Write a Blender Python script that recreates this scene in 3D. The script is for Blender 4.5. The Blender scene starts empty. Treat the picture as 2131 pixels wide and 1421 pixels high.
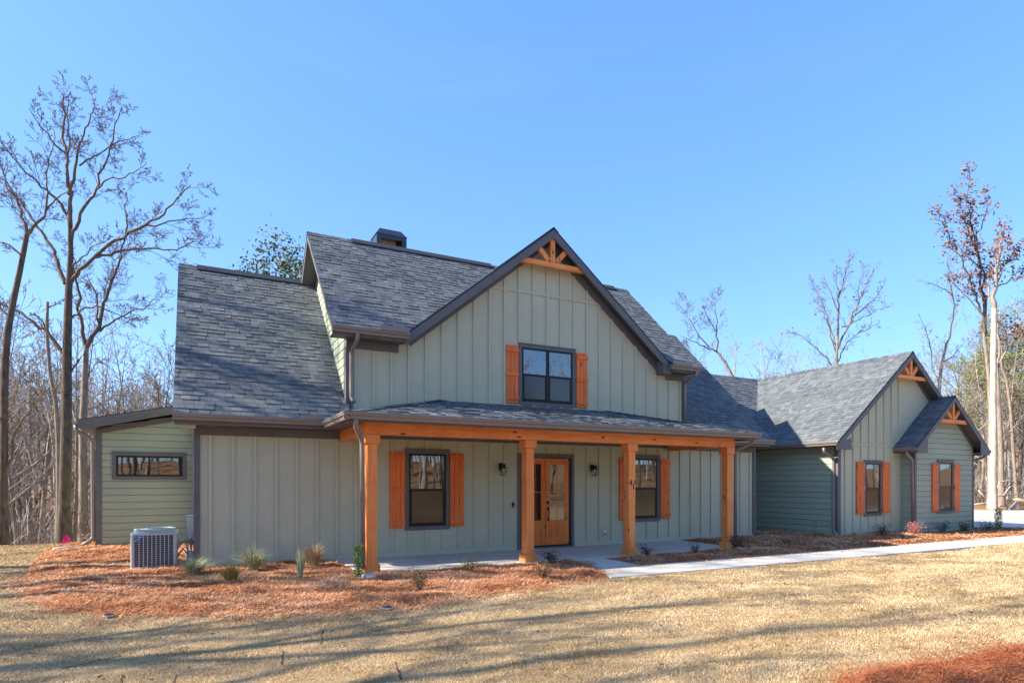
import bpy, bmesh, math, random
import numpy as np
from mathutils import Vector, Matrix
random.seed(7); RNG = np.random.default_rng(7)
R = math.radians
SC = bpy.context.scene
COL = SC.collection

# ------------------------------------------------------------------ camera, sky, sun, exposure
cam = bpy.data.objects.new('camera', bpy.data.cameras.new('camera')); COL.objects.link(cam)
cam.location = (0, 0, 1.65); cam.rotation_euler = (R(90), 0, R(-27.5))
cam.data.sensor_width = 36; cam.data.lens = 1269 / 2131 * 36
cam.data.shift_y = (1003 - 710.5) / 2131
cam.data.clip_start = 0.05; cam.data.clip_end = 2000
SC.camera = cam
SUN = Vector((1, -.27, -.72)).normalized()            # direction the light travels
w = bpy.data.worlds.new('World'); SC.world = w; w.use_nodes = True
nt = w.node_tree; bg = nt.nodes['Background']
sky = nt.nodes.new('ShaderNodeTexSky'); sky.sky_type = 'NISHITA'; sky.sun_disc = False
sky.sun_elevation = math.asin(-SUN.z)
sky.sun_rotation = math.atan2(-SUN.x, -SUN.y)
sky.air_density = 1.0; sky.dust_density = 0.6; sky.ozone_density = 1.6
hs = nt.nodes.new('ShaderNodeHueSaturation'); hs.inputs['Saturation'].default_value = 1.25
nt.links.new(sky.outputs[0], hs.inputs['Color']); gm = nt.nodes.new('ShaderNodeGamma'); gm.inputs['Gamma'].default_value = .55; nt.links.new(hs.outputs[0], gm.inputs[0])
mu = nt.nodes.new('ShaderNodeVectorMath'); mu.operation = 'MULTIPLY'; mu.inputs[1].default_value = (.862, 1.185, 1.729); nt.links.new(gm.outputs[0], mu.inputs[0])
tcw = nt.nodes.new('ShaderNodeTexCoord'); mpw = nt.nodes.new('ShaderNodeMapping'); mpw.inputs['Scale'].default_value = (1.6, 1.6, 11); mpw.inputs['Rotation'].default_value = (R(6), R(-5), 0)
nt.links.new(tcw.outputs['Generated'], mpw.inputs[0]); nzw = nt.nodes.new('ShaderNodeTexNoise'); nzw.inputs['Scale'].default_value = 1.5; nzw.inputs['Detail'].default_value = 6; nzw.inputs['Roughness'].default_value = .62; nzw.inputs['Distortion'].default_value = .5
nt.links.new(mpw.outputs[0], nzw.inputs['Vector']); rpw = nt.nodes.new('ShaderNodeValToRGB'); rpw.color_ramp.elements[0].position = .5; rpw.color_ramp.elements[1].position = .85; rpw.color_ramp.elements[1].color = (.06, .06, .06, 1); nt.links.new(nzw.outputs['Fac'], rpw.inputs[0])
cw = nt.nodes.new('ShaderNodeMix'); cw.data_type = 'RGBA'; cw.inputs[7].default_value = (2.2, 2.5, 3.0, 1); nt.links.new(rpw.outputs[0], cw.inputs[0]); nt.links.new(mu.outputs[0], cw.inputs[6])
nt.links.new(cw.outputs[2], bg.inputs[0]); bg.inputs[1].default_value = 0.14
sl = bpy.data.lights.new('sun', 'SUN'); sl.energy = 4.6; sl.angle = R(0.6); sl.color = (1.0, .90, .75)
sun = bpy.data.objects.new('sun', sl); COL.objects.link(sun)
sun.rotation_euler = SUN.to_track_quat('-Z', 'Y').to_euler(); sun.location = (-30, 20, 30)
SC.view_settings.view_transform = 'Standard'; SC.view_settings.look = 'None'
SC.view_settings.exposure = 1.38; SC.view_settings.gamma = 1

# ------------------------------------------------------------------ materials
def srgb(r, g, b):
    f = lambda c: (c / 255 / 12.92) if c / 255 <= .04045 else ((c / 255 + .055) / 1.055) ** 2.4
    return (f(r), f(g), f(b))
class NT:
    def __init__(s, name):
        s.m = bpy.data.materials.new(name); s.m.use_nodes = True
        s.t = s.m.node_tree; s.b = s.t.nodes['Principled BSDF']
        s.b.inputs['Specular IOR Level'].default_value = .3
    def n(s, typ, **kw):
        nd = s.t.nodes.new(typ)
        for k, v in kw.items():
            if k in nd.inputs.keys(): nd.inputs[k].default_value = v
            else: setattr(nd, k, v)
        return nd
    def l(s, a, b): s.t.links.new(a, b)
    def coord(s, kind='Object', scale=(1, 1, 1)):
        tc = s.n('ShaderNodeTexCoord'); mp = s.n('ShaderNodeMapping'); mp.inputs['Scale'].default_value = scale
        s.l(tc.outputs[kind], mp.inputs[0]); return mp.outputs[0]
    def noise(s, vec, scale, detail=3, rough=.55):
        nd = s.n('ShaderNodeTexNoise'); nd.inputs['Scale'].default_value = scale; nd.inputs['Detail'].default_value = detail
        nd.inputs['Roughness'].default_value = rough
        if vec is not None: s.l(vec, nd.inputs['Vector'])
        return nd.outputs['Fac']
    def ramp(s, fac, stops):
        r = s.n('ShaderNodeValToRGB'); cr = r.color_ramp
        while len(cr.elements) < len(stops): cr.elements.new(.5)
        for e, (p, c) in zip(cr.elements, stops): e.position = p; e.color = (*c, 1)
        s.l(fac, r.inputs[0]); return r.outputs[0]
    def mix(s, fac, a, b, blend='MIX'):
        m = s.n('ShaderNodeMix'); m.data_type = 'RGBA'; m.blend_type = blend
        for sock, v in ((m.inputs[0], fac), (m.inputs[6], a), (m.inputs[7], b)):
            if hasattr(v, 'is_output'): s.l(v, sock)
            elif isinstance(v, (int, float)): sock.default_value = v
            else: sock.default_value = (*v, 1)
        return m.outputs[2]
    def attr(s, name):
        a = s.n('ShaderNodeAttribute'); a.attribute_name = name; return a.outputs['Fac']
    def color(s, c):
        if hasattr(c, 'is_output'): s.l(c, s.b.inputs['Base Color'])
        else: s.b.inputs['Base Color'].default_value = (*c, 1)
    def bump(s, h, strength=.3, dist=.01):
        b = s.n('ShaderNodeBump'); b.inputs['Strength'].default_value = strength; b.inputs['Distance'].default_value = dist
        s.l(h, b.inputs['Height']); s.l(b.outputs[0], s.b.inputs['Normal'])
    def rough(s, r): s.b.inputs['Roughness'].default_value = r

def paint(name, c, var=.12, rough=.6, scale=2.2, grain=None):
    m = NT(name); v = m.coord('Object')
    a = m.noise(v, scale, 4); dk = tuple(x * (1 - var) for x in c); lt = tuple(min(1, x * (1 + var)) for x in c)
    col = m.ramp(a, [(.3, dk), (.7, lt)])
    if grain:
        g = m.noise(m.coord('Object', grain), 1, 5, .6)
        col = m.mix(.35, col, m.ramp(g, [(.3, tuple(x * .8 for x in c)), (.7, lt)]))
        m.bump(g, .12, .004)
    if name == 'sage_lap_paint': col = m.mix(1, col, m.ramp(m.attr('tone'), [(0, (.9, .9, .9)), (1, (1, 1, 1))]), 'MULTIPLY')
    m.color(col); m.rough(rough); return m.m

SAGE = srgb(188, 189, 163)
M = {}
M['board'] = paint('sage_board_paint', SAGE, .07, .75, 1.1, (60, 60, 2))
M['lap'] = paint('sage_lap_paint', srgb(164, 174, 154), .07, .75, 1.1, (2, 2, 60))
M['trim'] = paint('bronze_trim_paint', srgb(103, 102, 104), .08, .55, 3, (3, 3, 3))
M['gutter'] = paint('bronze_gutter_metal', srgb(130, 121, 115), .06, .38, 3)
M['gutter'].node_tree.nodes['Principled BSDF'].inputs['Specular IOR Level'].default_value = .6
M['black'] = paint('black_frame', (.012, .012, .014), .1, .35, 5)
M['blackmetal'] = paint('black_metal', (.014, .015, .018), .2, .4, 5)
M['capmetal'] = paint('chimney_cap_metal', (.022, .026, .034), .2, .3, 5)
M['capmetal'].node_tree.nodes['Principled BSDF'].inputs['Specular IOR Level'].default_value = .7
M['sunlit_pale'] = paint('sunlit_pale_siding', srgb(190, 186, 170), .08, .7, 2)  # sunlit look of the siding held in a pale base colour
M['soil'] = paint('dark_soil', srgb(84, 62, 44), .3, .95, 20)
M['clay'] = paint('clay_foundation', srgb(165, 105, 66), .2, .95, 6)
M['acshell'] = paint('ac_painted_steel', srgb(176, 182, 178), .05, .45, 4)
M['accoil'] = paint('ac_coil_dark', srgb(58, 66, 74), .15, .5, 60)
M['acblue'] = paint('badge_light_blue', srgb(110, 165, 220), .02, .4, 4)
M['acnavy'] = paint('badge_navy', srgb(25, 40, 80), .02, .4, 4)
M['white'] = paint('white_plastic', srgb(225, 226, 224), .03, .4, 4)
M['greyplastic'] = paint('grey_plastic', srgb(150, 158, 160), .06, .5, 4)
M['pink'] = paint('pink_flag_vinyl', srgb(245, 50, 140), .03, .5, 4)
M['stone'] = paint('grey_stone', srgb(120, 112, 104), .3, .9, 9)
M['pale_wood'] = paint('cut_log_wood', srgb(214, 190, 150), .15, .85, 3, (2, 30, 30))

def wood(name, axis, c1, c2, rough=.5):
    m = NT(name); sc = {'x': (1.2, 22, 22), 'z': (22, 22, 1.2), 'y': (22, 1.2, 22)}[axis]
    v = m.coord('Object', sc); g = m.noise(v, 1.0, 6, .62)
    col = m.ramp(g, [(.28, c1), (.52, tuple((a + b) / 2 for a, b in zip(c1, c2))), (.75, c2)])
    big = m.noise(m.coord('Object', (1.5, 1.5, 1.5)), 1.3, 2)
    col = m.mix(m.ramp(big, [(.4, (0, 0, 0)), (.75, (.5, .5, .5))]), col, tuple(x * .8 for x in c1))
    vo = m.n('ShaderNodeTexVoronoi'); vo.inputs['Scale'].default_value = 1
    m.l(m.coord('Object', {'x': (2.2, 6, 6), 'z': (6, 6, 2.2), 'y': (6, 2.2, 6)}[axis]), vo.inputs['Vector'])
    kn = m.ramp(vo.outputs['Distance'], [(.07, (1, 1, 1)), (.16, (0, 0, 0))])
    col = m.mix(kn, col, (.10, .028, .010))
    oi = m.n('ShaderNodeObjectInfo'); col = m.mix(1, col, m.ramp(oi.outputs['Random'], [(0, (.84, .80, .76)), (1, (1, 1, 1))]), 'MULTIPLY')
    m.color(col); m.rough(rough); m.bump(g, .25, .004); return m.m
CED1, CED2 = srgb(240, 126, 56), srgb(255, 182, 112)
for ax in 'xyz': M['wood_' + ax] = wood('cedar_stain_' + ax, ax, CED1, CED2)
M['shutter'] = wood('cedar_shutter', 'z', srgb(226, 102, 40), srgb(250, 146, 78))
M['door'] = wood('door_wood', 'z', srgb(214, 104, 40), srgb(244, 152, 76), .4)

def shingle_mat():
    m = NT('architectural_shingle'); t = m.attr('tone'); v = m.coord('Object')
    f = m.noise(v, 90, 2, .7); b = m.noise(v, .55, 3)
    col = m.ramp(t, [(0, srgb(66, 71, 76)), (.5, srgb(104, 110, 114)), (1, srgb(140, 145, 148))])
    col = m.mix(.55, col, m.ramp(f, [(.3, (.35, .35, .36)), (.7, (1, 1, 1))]), 'MULTIPLY')
    col = m.mix(.2, col, m.ramp(b, [(.3, (.6, .6, .6)), (.7, (1, 1, 1))]), 'MULTIPLY')
    m.color(col); m.rough(.9); m.bump(f, .35, .004); m.b.inputs['Specular IOR Level'].default_value = .25
    return m.m
M['shingle'] = shingle_mat()
M['shingle_edge'] = paint('shingle_edge', srgb(52, 55, 62), .15, .9, 20)

def glass_mat(name, base, refl, rough=.0, scr=None, wav=.0012):
    m = NT(name); m.b.inputs['Roughness'].default_value = .9; m.b.inputs['Specular IOR Level'].default_value = 0
    v = m.coord('Object')
    if scr:
        f = m.noise(v, 260, 1); m.color(m.ramp(f, [(.35, tuple(x * .6 for x in scr)), (.65, scr)]))
    else: m.color(base)
    gl = m.n('ShaderNodeBsdfGlossy'); gl.inputs['Roughness'].default_value = rough
    gl.inputs['Color'].default_value = (.9, .95, .97, 1)
    b = m.n('ShaderNodeBump'); b.inputs['Strength'].default_value = 1; b.inputs['Distance'].default_value = wav
    m.l(m.noise(v, 1.5, 1), b.inputs['Height']); m.l(b.outputs[0], gl.inputs['Normal'])
    fr = m.n('ShaderNodeFresnel'); fr.inputs[0].default_value = 1.6
    ma = m.n('ShaderNodeMath'); ma.operation = 'MULTIPLY_ADD'; ma.use_clamp = True
    ma.inputs[1].default_value = 1.0; ma.inputs[2].default_value = refl; m.l(fr.outputs[0], ma.inputs[0])
    mx = m.n('ShaderNodeMixShader'); m.l(ma.outputs[0], mx.inputs[0]); m.l(m.b.outputs[0], mx.inputs[1]); m.l(gl.outputs[0], mx.inputs[2])
    m.l(mx.outputs[0], m.t.nodes['Material Output'].inputs['Surface']); return m.m
M['glass'] = glass_mat('window_glass', (.008, .009, .010), .17, 0, None, .002)
M['screen'] = glass_mat('window_screen_glass', (.02, .02, .02), .03, .1, (.022, .019, .016))
def clear_glass():
    m = NT('lantern_glass'); m.b.inputs['Transmission Weight'].default_value = .9; m.rough(.02)
    m.color((.9, .9, .86)); m.b.inputs['IOR'].default_value = 1.1; return m.m
M['lampglass'] = clear_glass()

def concrete(name, c):
    m = NT(name); v = m.coord('Object'); a = m.noise(v, .9, 7, .72); f = m.noise(m.coord('Object', (90, 6, 6)), 1, 3)
    col = m.ramp(a, [(.3, tuple(x * .7 for x in c)), (.5, tuple(x * .9 for x in c)), (.7, c)])
    col = m.mix(.3, col, m.ramp(f, [(.3, tuple(x * .75 for x in c)), (.7, c)]))
    m.color(col); m.rough(.85); m.bump(f, .15, .003); return m.m
M['concrete'] = concrete('concrete', srgb(205, 200, 190))

def ground_mat():
    m = NT('lawn_and_leaf_litter'); v = m.coord('Object')
    f = m.noise(v, 34, 4, .7); b = m.noise(v, .9, 4, .6); s = m.noise(m.coord('Object', (.5, 2.6, 1)), 1.1, 4)
    lawn = m.ramp(f, [(.28, srgb(100, 80, 56)), (.5, srgb(160, 136, 104)), (.75, srgb(198, 174, 138))])
    lawn = m.mix(m.ramp(b, [(.45, (0, 0, 0)), (.75, (.55, .55, .55))]), lawn, srgb(150, 124, 82))
    lawn = m.mix(m.ramp(s, [(.55, (0, 0, 0)), (.75, (.5, .5, .5))]), lawn, srgb(196, 172, 128))
    lit = m.noise(v, 5, 6, .75)
    leaf = m.ramp(lit, [(.3, srgb(92, 68, 48)), (.5, srgb(142, 108, 78)), (.7, srgb(176, 146, 112))])
    m.color(m.mix(m.attr('lawn'), leaf, lawn)); m.rough(.95); m.bump(f, .8, .03); m.b.inputs['Specular IOR Level'].default_value = .1
    return m.m
M['ground'] = ground_mat()
def tone_mat(name, stops, rough=.85, trans=0):
    m = NT(name); m.color(m.ramp(m.attr('tone'), stops)); m.rough(rough); m.b.inputs['Specular IOR Level'].default_value = .15
    if trans: m.b.inputs['Subsurface Weight'].default_value = 0
    return m.m
M['blade'] = tone_mat('dormant_grass', [(0, srgb(126, 103, 74)), (.4, srgb(194, 169, 129)), (1, srgb(232, 212, 178))])
M['needle'] = tone_mat('pine_needle', [(0, srgb(106, 62, 40)), (.35, srgb(178, 114, 78)), (.7, srgb(218, 164, 120)), (1, srgb(240, 214, 180))])
M['needle_red'] = tone_mat('red_pine_needle', [(0, srgb(92, 46, 30)), (.45, srgb(152, 82, 50)), (.8, srgb(184, 112, 72)), (1, srgb(214, 158, 116))])
def bed_mat():
    m = NT('pine_straw'); v = m.coord('Object'); f = m.noise(v, 26, 5, .75)
    m.color(m.ramp(f, [(.25, srgb(92, 50, 34)), (.5, srgb(160, 98, 64)), (.75, srgb(200, 138, 96))])); m.rough(.95); m.bump(f, 1, .04); return m.m
M['bed'] = bed_mat()

def bark(name, c1, c2, sc=1.0):
    m = NT(name); f = m.noise(m.coord('Object', (14 * sc, 14 * sc, 3 * sc)), 1, 6, .7); b = m.noise(m.coord('Object'), 1.4, 3)
    col = m.ramp(f, [(.3, c1), (.7, c2)])
    col = m.mix(m.ramp(b, [(.5, (0, 0, 0)), (.75, (.5, .5, .5))]), col, tuple((x + y + .06) / 2.0 for x, y in zip(c1, c2)))
    m.color(col); m.rough(.95); m.bump(f, .9, .03); m.b.inputs['Specular IOR Level'].default_value = .1; return m.m
M['bark_dark'] = bark('bark_dark', srgb(62, 54, 48), srgb(122, 110, 98))
M['bark_grey'] = bark('bark_grey', srgb(104, 92, 82), srgb(168, 154, 138))
M['bark_pale'] = bark('bark_pale', srgb(150, 130, 110), srgb(226, 212, 194), .6)
M['twig'] = bark('twig_bark', srgb(84, 72, 63), srgb(140, 124, 110))
M['twig_grey'] = bark('twig_grey', srgb(118, 109, 100), srgb(178, 168, 156))
M['leaf_brown'] = tone_mat('dead_leaf', [(0, srgb(84, 54, 38)), (.5, srgb(116, 78, 54)), (1, srgb(150, 106, 76))])
M['leaf_green'] = tone_mat('pine_leaf', [(0, srgb(54, 66, 38)), (.5, srgb(98, 108, 62)), (1, srgb(158, 152, 92))])
M['grass_grey'] = tone_mat('ornamental_grass', [(0, srgb(112, 118, 78)), (.5, srgb(176, 178, 132)), (1, srgb(236, 232, 196))])
M['grass_olive'] = tone_mat('olive_grass', [(0, srgb(92, 86, 50)), (.5, srgb(146, 134, 84)), (1, srgb(194, 180, 132))])
M['grass_pale'] = tone_mat('pale_dry_grass', [(0, srgb(150, 124, 86)), (1, srgb(216, 190, 146))])
M['shrub_dark'] = tone_mat('dark_shrub_leaf', [(0, srgb(40, 32, 34)), (.6, srgb(76, 60, 56)), (1, srgb(110, 92, 74))])
M['shrub_olive'] = tone_mat('olive_shrub_leaf', [(0, srgb(58, 50, 32)), (.6, srgb(112, 98, 64)), (1, srgb(156, 138, 96))])
M['shrub_pink'] = tone_mat('pink_shrub_leaf', [(0, srgb(120, 60, 62)), (.6, srgb(186, 110, 104)), (1, srgb(226, 166, 150))])
M['shrub_green'] = tone_mat('green_shrub_leaf', [(0, srgb(60, 80, 40)), (.5, srgb(110, 134, 70)), (1, srgb(180, 196, 124))])

# ------------------------------------------------------------------ helpers
def link(name, me, mat, parent=None):
    o = bpy.data.objects.new(name, me); COL.objects.link(o)
    if mat is not None and not me.materials: me.materials.append(mat)
    if parent is not None: o.parent = parent; o.matrix_parent_inverse = Matrix.Translation(-parent.location)
    return o
def tag(o, label=None, cat=None, group=None, kind=None):
    for k, v in (('label', label), ('category', cat), ('group', group), ('kind', kind)):
        if v: o[k] = v
    return o
def thing(name, loc, label, cat, group=None):
    o = bpy.data.objects.new(name, None); COL.objects.link(o); o.location = loc; o.empty_display_size = .2
    return tag(o, label, cat, group)
class MB:
    def __init__(s): s.v = []; s.f = []; s.t = []; s.runs = []
    def add(s, vs, fs, tone=0.5):
        n = len(s.v); s.v += [tuple(p) for p in vs]; s.runs.append((len(vs), len(fs)))
        for f in fs: s.f.append(tuple(i + n for i in f)); s.t.append(tone)
        return s
    def box(s, x0, y0, z0, x1, y1, z1):
        v = [(x, y, z) for z in (z0, z1) for y in (y0, y1) for x in (x0, x1)]
        return s.add(v, [(0, 2, 3, 1), (4, 5, 7, 6), (0, 1, 5, 4), (2, 6, 7, 3), (0, 4, 6, 2), (1, 3, 7, 5)])
    def prism(s, poly, d):                       # poly: 3-D points (planar), d: extrusion vector
        n = len(poly); d = Vector(d); a = [Vector(p) for p in poly]; b = [p + d for p in a]
        nrm = Vector((0, 0, 0))
        for i in range(n): nrm += a[i].cross(a[(i + 1) % n])
        if nrm.dot(d) > 0: a.reverse(); b.reverse()
        return s.add(a + b, [tuple(range(n)), tuple(range(2 * n - 1, n - 1, -1))] + [(i, n + i, n + (i + 1) % n, (i + 1) % n) for i in range(n)])
    def bar(s, p, q, w, h, up=(0, 0, 1)):        # rectangular bar from p to q
        p, q = Vector(p), Vector(q); d = (q - p).normalized(); u = Vector(up)
        if abs(d.dot(u)) > .99: u = Vector((0, 1, 0))
        sx = d.cross(u).normalized() * (w / 2); sy = sx.cross(d).normalized() * (h / 2)
        return s.prism([p - sx - sy, p + sx - sy, p + sx + sy, p - sx + sy], q - p)
    def tube(s, pts, rad, k=8, tone=.5, cap=True, flat=None):
        pts = [Vector(p) for p in pts]; n = len(pts)
        if not hasattr(rad, '__len__'): rad = [rad] * n
        t0 = (pts[1] - pts[0]).normalized(); u = Vector((0, 0, 1)) if abs(t0.z) < .9 else Vector((1, 0, 0))
        a = t0.cross(u).normalized(); vs = []
        for i in range(n):
            t = (pts[min(i + 1, n - 1)] - pts[max(i - 1, 0)])
            if t.length < 1e-9: t = t0
            t.normalize(); a = (a - t * a.dot(t))
            a = a.normalized() if a.length > 1e-6 else t.orthogonal().normalized()
            b = t.cross(a)
            for j in range(k):
                an = 2 * math.pi * j / k
                vs.append(pts[i] + (a * math.cos(an) + b * math.sin(an)) * rad[i])
        fs = [(i * k + j, i * k + (j + 1) % k, (i + 1) * k + (j + 1) % k, (i + 1) * k + j) for i in range(n - 1) for j in range(k)]
        if cap: fs += [tuple(range(k - 1, -1, -1)), tuple(range((n - 1) * k, n * k))]
        return s.add(vs, fs, tone)
    def build_split(s, *a): return split(s, *a)
    def build(s, name, mat, parent=None, smooth=False, bevel=0):
        me = bpy.data.meshes.new(name); me.from_pydata(s.v, [], s.f)
        if len(set(s.t)) > 1:
            at = me.attributes.new('tone', 'FLOAT', 'FACE'); at.data.foreach_set('value', s.t)
        if smooth: me.polygons.foreach_set('use_smooth', [True] * len(me.polygons))
        me.update(); o = link(name, me, mat, parent)
        if bevel:
            b = o.modifiers.new('bevel', 'BEVEL'); b.width = bevel; b.segments = 1; b.limit_method = 'ANGLE'
        return o
def split(mb, name, mat, parent, bevel=0):          # one part per board
    off = 0; k = 0; out = []
    for nv, nf in mb.runs:
        b = MB(); b.v = mb.v[off:off + nv]; b.f = [tuple(i - off for i in f) for f in mb.f[k:k + nf]]; b.t = mb.t[k:k + nf]
        out.append(b.build(name, mat, parent, False, bevel)); off += nv; k += nf
    return out
def tri_mesh(name, V, tone, mat, parent=None, nv=3):
    n = len(V) // nv; me = bpy.data.meshes.new(name)
    me.vertices.add(len(V)); me.vertices.foreach_set('co', np.asarray(V, np.float32).ravel())
    me.loops.add(len(V)); me.loops.foreach_set('vertex_index', np.arange(len(V), dtype=np.int32))
    me.polygons.add(n); me.polygons.foreach_set('loop_start', np.arange(n, dtype=np.int32) * nv)
    at = me.attributes.new('tone', 'FLOAT', 'FACE'); at.data.foreach_set('value', np.asarray(tone, np.float32))
    me.update(calc_edges=True); return link(name, me, mat, parent)

def sm(t): t = np.clip(t, 0, 1); return t * t * (3 - 2 * t)
def gz(x, y):
    x = np.asarray(x, float); y = np.asarray(y, float)
    z = -.025 - .33 * sm((11 - y) / 5) * sm((5.5 - x) / 9)
    wl = sm((17 - x) / 8)
    z = z - wl * np.minimum(.30 * np.maximum(y - 20.8, 0), 6.5) + .16 * np.maximum(y - 48, 0) * wl * (y < 140) + (y >= 140) * wl * 14.7
    z = z + (1 - wl) * .05 * np.maximum(np.minimum(y, 140) - 40, 0)
    z = z + np.minimum(.3 * np.maximum(-46 - y, 0), 5)  # unseen bank behind the camera, added as brown backdrop for window reflections
    z = z - .10 * np.maximum(-6 - np.maximum(x, -30), 0)
    fade = sm((np.hypot(x - 7, y - 16) - 9) / 6)
    return z + .03 * fade * (np.sin(x * .9 + y * .35) + np.sin(y * 1.1 - x * .4 + 2)) + .016 * np.sin(x * 2.3 + np.sin(y * 1.7)) * np.sin(y * 2.9 + np.sin(x * 1.3)) * (y < 8.4)
def gzf(x, y): return float(gz(x, y))

# ------------------------------------------------------------------ ground
xs = np.r_[np.arange(-140, -12, 6), np.arange(-12, 30, .28), np.arange(30, 60, 1.5), np.arange(60, 260, 8)]
ys = np.r_[np.arange(-90, -4, 5), np.arange(-4, 23, .28), np.arange(23, 50, 1.2), np.arange(50, 300, 8)]
GX, GY = np.meshgrid(xs, ys); GZ = gz(GX, GY)
nx, ny = len(xs), len(ys)
me = bpy.data.meshes.new('ground')
idx = np.arange(nx * ny).reshape(ny, nx)
fc = np.stack([idx[:-1, :-1], idx[:-1, 1:], idx[1:, 1:], idx[1:, :-1]], -1).reshape(-1, 4)
me.from_pydata(np.stack([GX, GY, GZ], -1).reshape(-1, 3).tolist(), [], fc.tolist())
edge = np.sin(GX * 1.7) * .35 + np.sin(GX * .6 + 1) * .4
lawn = sm((20.4 + edge - GY) / .5) * sm((GX + 10) / 2) * sm((GY + 13) / 2) * sm((44 - GX) / 2)
me.attributes.new('lawn', 'FLOAT', 'POINT').data.foreach_set('value', lawn.ravel().astype(np.float32))
me.polygons.foreach_set('use_smooth', [True] * len(me.polygons)); me.update()
tag(link('ground', me, M['ground']), 'wide dormant lawn running into leaf littered woodland floor', None, None, 'structure')

# concrete: porch slab joins the house; walk and drive are the setting
def sheet(name, poly, z0, z1, mat): return MB().prism([(x, y, z0) for x, y in poly], (0, 0, z1 - z0)).build(name, mat, None, False, .008)
tag(sheet('walkway', [(6.42, 8.62), (12, 8.5), (20, 8.4), (30, 8.3), (30, 9.5), (20, 9.52), (12, 9.55), (7.9, 9.6), (7.9, 10.86), (7.05, 10.86), (6.75, 9.3)], -.2, .0, M['concrete']), 'pale concrete walk running along the front bed', None, None, 'structure')
j = MB()
for x in (9.4, 11, 12.6, 14.2, 15.8, 17.4, 19, 20.6, 22.2, 23.8, 25.4): j.box(x, 8.45, -.01, x + .012, 9.54, .0015)
j.box(7.07, 9.62, -.01, 7.88, 9.632, .0015)
j.box(4.4, 10.9, -.01, 4.41, 13.1, .0035).box(7.2, 10.9, -.01, 7.21, 13.1, .0035).box(9.9, 10.9, -.01, 9.91, 13.1, .0035)
tag(j.build('control_joint', M['stone']), 'thin grooves across the concrete walk and slab', None, None, 'structure')
tag(sheet('driveway', [(30.02, 3), (80, -6), (70, .5), (42.8, 17.7), (40.6, 19.2), (31, 25.6), (24.7, 30), (24.7, 11.9), (26.2, 11.2), (28.5, 10.4), (30.02, 9.6)], -.2, .004, M['concrete']), 'bright concrete drive beside the garage end', None, None, 'structure')

# ------------------------------------------------------------------ house
house = thing('house', (7.6, 13.2, 0), 'sage green board and batten farmhouse with steep grey shingled roofs and cedar porch', 'house')
YW = 13.2; PS = .956
# --- lap siding by courses; board walls with battens
def lap(mb, o, ud, nd, lo, hi, z0, z1, ex=.178):
    o, ud, nd = Vector(o), Vector(ud), Vector(nd); z = z0; n0 = ud.cross(Vector((0, 0, 1)))
    flip = n0.dot(nd) < 0
    while z < z1 - .01:
        t = min(z + ex, z1); a, b, c, d = lo(z), hi(z), lo(t), hi(t)
        if b - a > .02:
            if d < c: c = d = (c + d) / 2
            P = lambda u, zz, off: o + ud * u + Vector((0, 0, zz)) + nd * off
            g_ = .017
            q = [P(a, z + g_, .034), P(b, z + g_, .034), P(d, t, .028), P(c, t, .028), P(a, z + g_, .004), P(b, z + g_, .004), P(a, z, .004), P(b, z, .004), P(a, z, .028), P(b, z, .028)]
            fs = [(0, 1, 2, 3), (4, 5, 1, 0), (6, 7, 5, 4), (8, 9, 7, 6)]
            if flip: fs = [f[::-1] for f in fs]
            mb.add(q, fs, random.random())
        z = t
def board_wall(name, y, poly, ztop, zbot, xlist, rects, parent, thick=.1):
    mb = MB().prism([(x, y, z) for x, z in poly], (0, thick, 0))
    for x in xlist:
        segs = [(zbot, ztop(x))]
        for (a, b, c, d) in rects:
            if a - .02 < x < b + .02:
                ns = []
                for (p, q) in segs:
                    if d <= p or c >= q: ns.append((p, q)); continue
                    if c > p: ns.append((p, c))
                    if d < q: ns.append((d, q))
                segs = ns
        for (p, q) in segs:
            if q - p > .03: mb.box(x - .03, y - .032, p, x + .03, y + .01, q)
    return mb.build(name, M['board'], parent)
W1 = (4.17, 5.23, .57, 2.38); W2 = (10.45, 11.51, .57, 2.38); DR = (7.02, 8.66, -.02, 2.36); UW = (7.05, 8.70, 3.55, 5.05)
bx = [.3 + .4 * i - .03 for i in range(0, 38)]
board_wall('wall', YW, [(0, -.15), (15.28, -.15), (15.28, 2.74), (0, 2.74)], lambda x: 2.56, .12, [x for x in bx if .12 < x < 15.15], [W1, W2, DR], house)
GA, GAZ = 7.875, 7.93
gtop = lambda x: min(7.45, 7.62 - .8 * abs(x - GA)) if 4.2 < x < 11.55 else 4.5
ub = [3.06 + .4 * i for i in range(0, 24)]
board_wall('wall', YW, [(2.9, 2.745), (12.43, 2.745), (12.43, 4.72), (11.62, 4.72), (GA, 7.72), (4.13, 4.72), (2.9, 4.72)], gtop, 3.0, [x for x in ub if x < 12.3], [UW], house)
MB().box(6.15, YW - .024, 6.30, 9.6, YW - .001, 6.37).build_split('belt_board', M['board'], house)
MB().box(.08, YW - .018, -.14, 7.0, YW - .001, .1).box(8.68, YW - .018, -.14, 15.2, YW - .001, .1).build_split('skirt_board', M['board'], house)
# solid cores (end and rear walls)
MB().prism([(.002, 13.31, -.4), (.002, 13.31, 2.74), (.002, 17, 6.80), (.002, 20.8, 2.74), (.002, 20.8, -.4)], (15.276, 0, 0)).build('wall', M['lap'], house)
MB().prism([(2.92, 13.31, 2.76), (2.92, 13.31, 4.75), (2.92, 15.95, 7.70), (2.92, 18.59, 4.75), (2.92, 18.59, 2.76)], (9.49, 0, 0)).build('wall', M['lap'], house)
MB().prism([(4.2, 13.305, 4.74), (11.55, 13.305, 4.74), (GA, 13.305, 7.7)], (0, 2.5, 0)).build('wall', M['lap'], house)
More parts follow.
